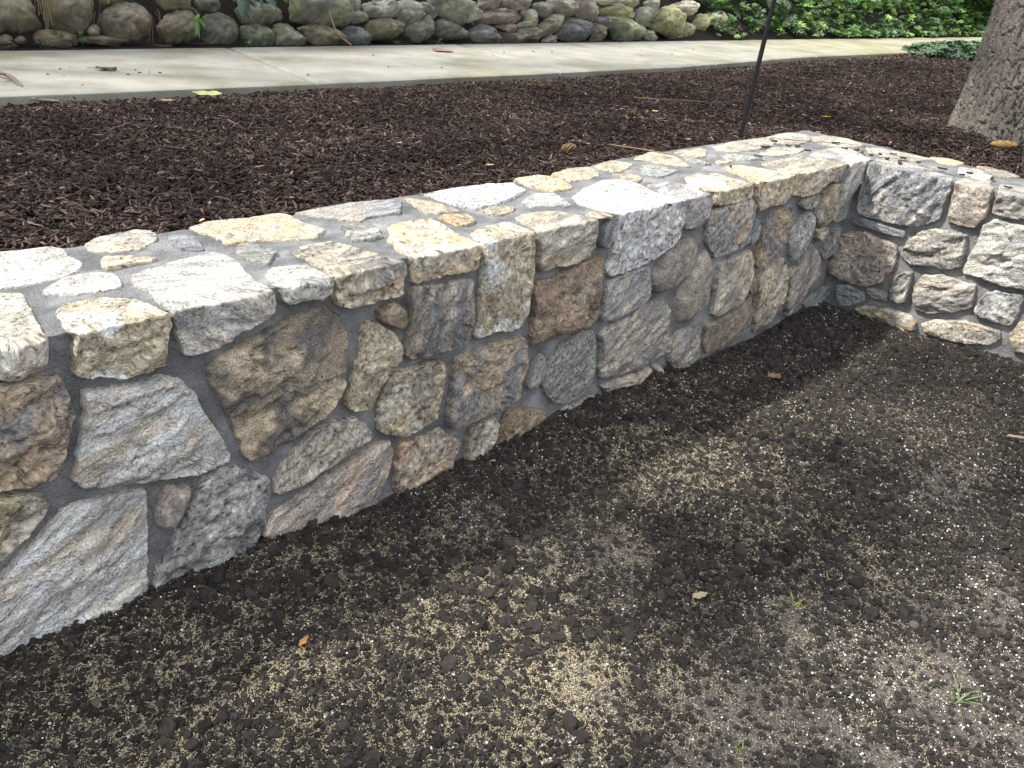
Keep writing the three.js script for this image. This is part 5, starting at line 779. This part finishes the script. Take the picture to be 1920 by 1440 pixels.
{ // a bright orange flake on the right wall's back edge is a thin stone; crumbs of bark on the path
  const g = new THREE.IcosahedronGeometry(1, 1), p = g.attributes.position; for (let i = 0; i < p.count; i++) { const k = 1 + 0.5 * n2(p.getX(i) * 2, p.getY(i) * 2 + p.getZ(i)); p.setXYZ(i, p.getX(i) * k, p.getY(i) * k * 0.4, p.getZ(i) * k * 0.7); } g.computeVertexNormals();
  const m = std({ color: rgb(0.07, 0.055, 0.042) });
  crumbSpots.forEach(([x, z]) => { const o = mesh('bark_crumb', g, m); o.position.set(x, 0.775, z); o.scale.setScalar(rr(0.003, 0.009)); o.rotation.y = rr(0, 6); tag(o, 'dark bark crumb lying on the pale concrete path', 'bark crumb', 'bark crumbs on the path'); });
}
function twig(label, pts, rad, c) {
  const P = pts[0], o = tag(group('twig', ...P), label, 'twig'), cv = new THREE.CatmullRomCurve3(pts.map((q) => V(q[0] - P[0], q[1] - P[1], q[2] - P[2]))), g = new THREE.TubeGeometry(cv, 24, rad, 7), p = g.attributes.position;
  for (let i = 0; i < p.count; i++) { const k = 0.0012 * rad / 0.005; p.setXYZ(i, p.getX(i) + k * n2(i * 0.37, 1), p.getY(i) + k * n2(i * 0.41, 5), p.getZ(i) + k * n2(i * 0.33, 9)); } g.computeVertexNormals(); mesh('stick', g, std({ color: rgb(...c), roughness: 0.9 }), o);
  const q = cv.getPoint(0.6), t = cv.getTangent(0.6), sd = V(-t.z, 0.3, t.x).multiplyScalar(0.04 + rad * 3); mesh('side_shoot', new THREE.TubeGeometry(new THREE.LineCurve3(q, q.clone().add(sd).addScaledVector(t, 0.04)), 2, rad * 0.5, 5), std({ color: rgb(...c) }), o);
}
twig('thick broken twig lying across the left edge of the path into the mulch', [[-2.75, 0.80, -4.05], [-2.5, 0.80, -3.93], [-2.33, 0.79, -3.82], [-2.2, 0.76, -3.69]], 0.009, [0.20, 0.15, 0.10]);
twig('short pale stick lying on the soil near the right side of the picture', [[1.84, 0.025, -2.72], [1.92, 0.03, -2.70], [2.02, 0.028, -2.70]], 0.006, [0.33, 0.26, 0.17]);
twig('thin pale twig on the mulch right of the open pine cone', [[0.33, 0.745, -3.72], [0.45, 0.75, -3.66], [0.60, 0.742, -3.64]], 0.0028, [0.24, 0.17, 0.10]);
twig('long thin twig lying on the mulch left of the pole', [[0.55, 0.75, -5.05], [0.75, 0.762, -5.0], [0.98, 0.755, -5.08]], 0.003, [0.19, 0.13, 0.08]);
twig('pale flat twig along the mulch near the left end of the path', [[-2.3, 0.745, -3.55], [-2.15, 0.75, -3.58], [-2.02, 0.745, -3.62]], 0.006, [0.24, 0.20, 0.14]);
twig('thin dry stem leaning from a boulder gap down to the path', [[-1.42, 0.98, -6.0], [-1.36, 0.86, -5.96], [-1.27, 0.79, -5.97]], 0.005, [0.26, 0.20, 0.12]);
{
  const blade = leafGeo(0.04, 0.3, 6, 0.45), ml = [leafMat(0.10, 0.17, 0.055), leafMat(0.16, 0.22, 0.08)], my = [leafMat(0.40, 0.30, 0.07), leafMat(0.30, 0.31, 0.08)];
  for (const [x, z, n, L, fl, yel, label] of [
    [0.80, -1.72, 15, 0.058, 0.9, 0.5, 'small grass tuft, half green half yellow, in the middle of the soil'], [1.106, -1.43, 12, 0.086, 0.75, 0.05, 'loose tuft of thin green grass near the right picture edge'],
    [0.555, -1.25, 11, 0.047, 0.9, 0.4, 'small grass tuft at the bottom edge of the soil'], [-0.95, -1.12, 9, 0.055, 0.9, 0.3, 'grass tuft at the bottom left corner of the soil'],
    [-0.779, -1.40, 4, 0.03, 0.5, 0, 'tiny bright green sprout nearest the wall at the left'], [-0.834, -1.34, 6, 0.028, 0.7, 0, 'tiny curled green sprout in front of another at the left'], [1.196, -1.39, 8, 0.03, 0.8, 0, 'short bright green sprout right of the loose grass tuft']]) {
    const o = tag(group('grass_tuft', x, soilH(x, z) - 0.002, z), label, 'grass tuft');
    for (let k = 0; k < n; k++) { const m = mesh('blade', blade, pick(rnd() < yel ? my : ml), o); const l = L * rr(0.6, 1.15); m.scale.set(l, l, l); m.rotation.set(0, rr(0, 6.28), rr(0.05, 0.9) * fl, 'YXZ'); m.position.set(rr(-0.008, 0.008), 0, rr(-0.008, 0.008)); }
  }
  const gx = bankAt(10.6, 0.5), o = tag(group('grass_tuft', gx[0], bankH(10.6, 0.5) + 0.05, gx[1]), 'tuft of long light green blades in the ground cover beside the path', 'grass tuft');
  for (let k = 0; k < 16; k++) { const m = mesh('blade', blade, pick(ml), o), l = rr(0.25, 0.42); m.scale.set(l, l, l * 1.4); m.rotation.set(0, rr(0, 6.28), rr(0.7, 1.3), 'YXZ'); }
  const pb = new THREE.IcosahedronGeometry(1, 3), p = pb.attributes.position; for (let i = 0; i < p.count; i++) { const x = p.getX(i), y = p.getY(i), z = p.getZ(i), k = 1 + 0.3 * n2(x * 1.2 + 3, z * 1.3 + y); p.setXYZ(i, x * k, y * k * 0.7, z * k); } pb.computeVertexNormals();
  const pebble = (x, z, s, c, label) => { const o2 = mesh('pebble', pb, std({ color: rgb(...c), bumpMap: TEX.bump, bumpScale: 0.003 })); o2.position.set(x, soilH(x, z) + s * 0.35, z); o2.scale.setScalar(s); tag(o2, label, 'pebble'); };
  pebble(1.102, -1.685, 0.013, [0.17, 0.15, 0.13], 'grey brown pebble on the bare smooth soil at the right'); pebble(-0.82, -1.22, 0.011, [0.15, 0.14, 0.125], 'small grey pebble on the soil at the lower left');
}
renderer.render(scene, camera);
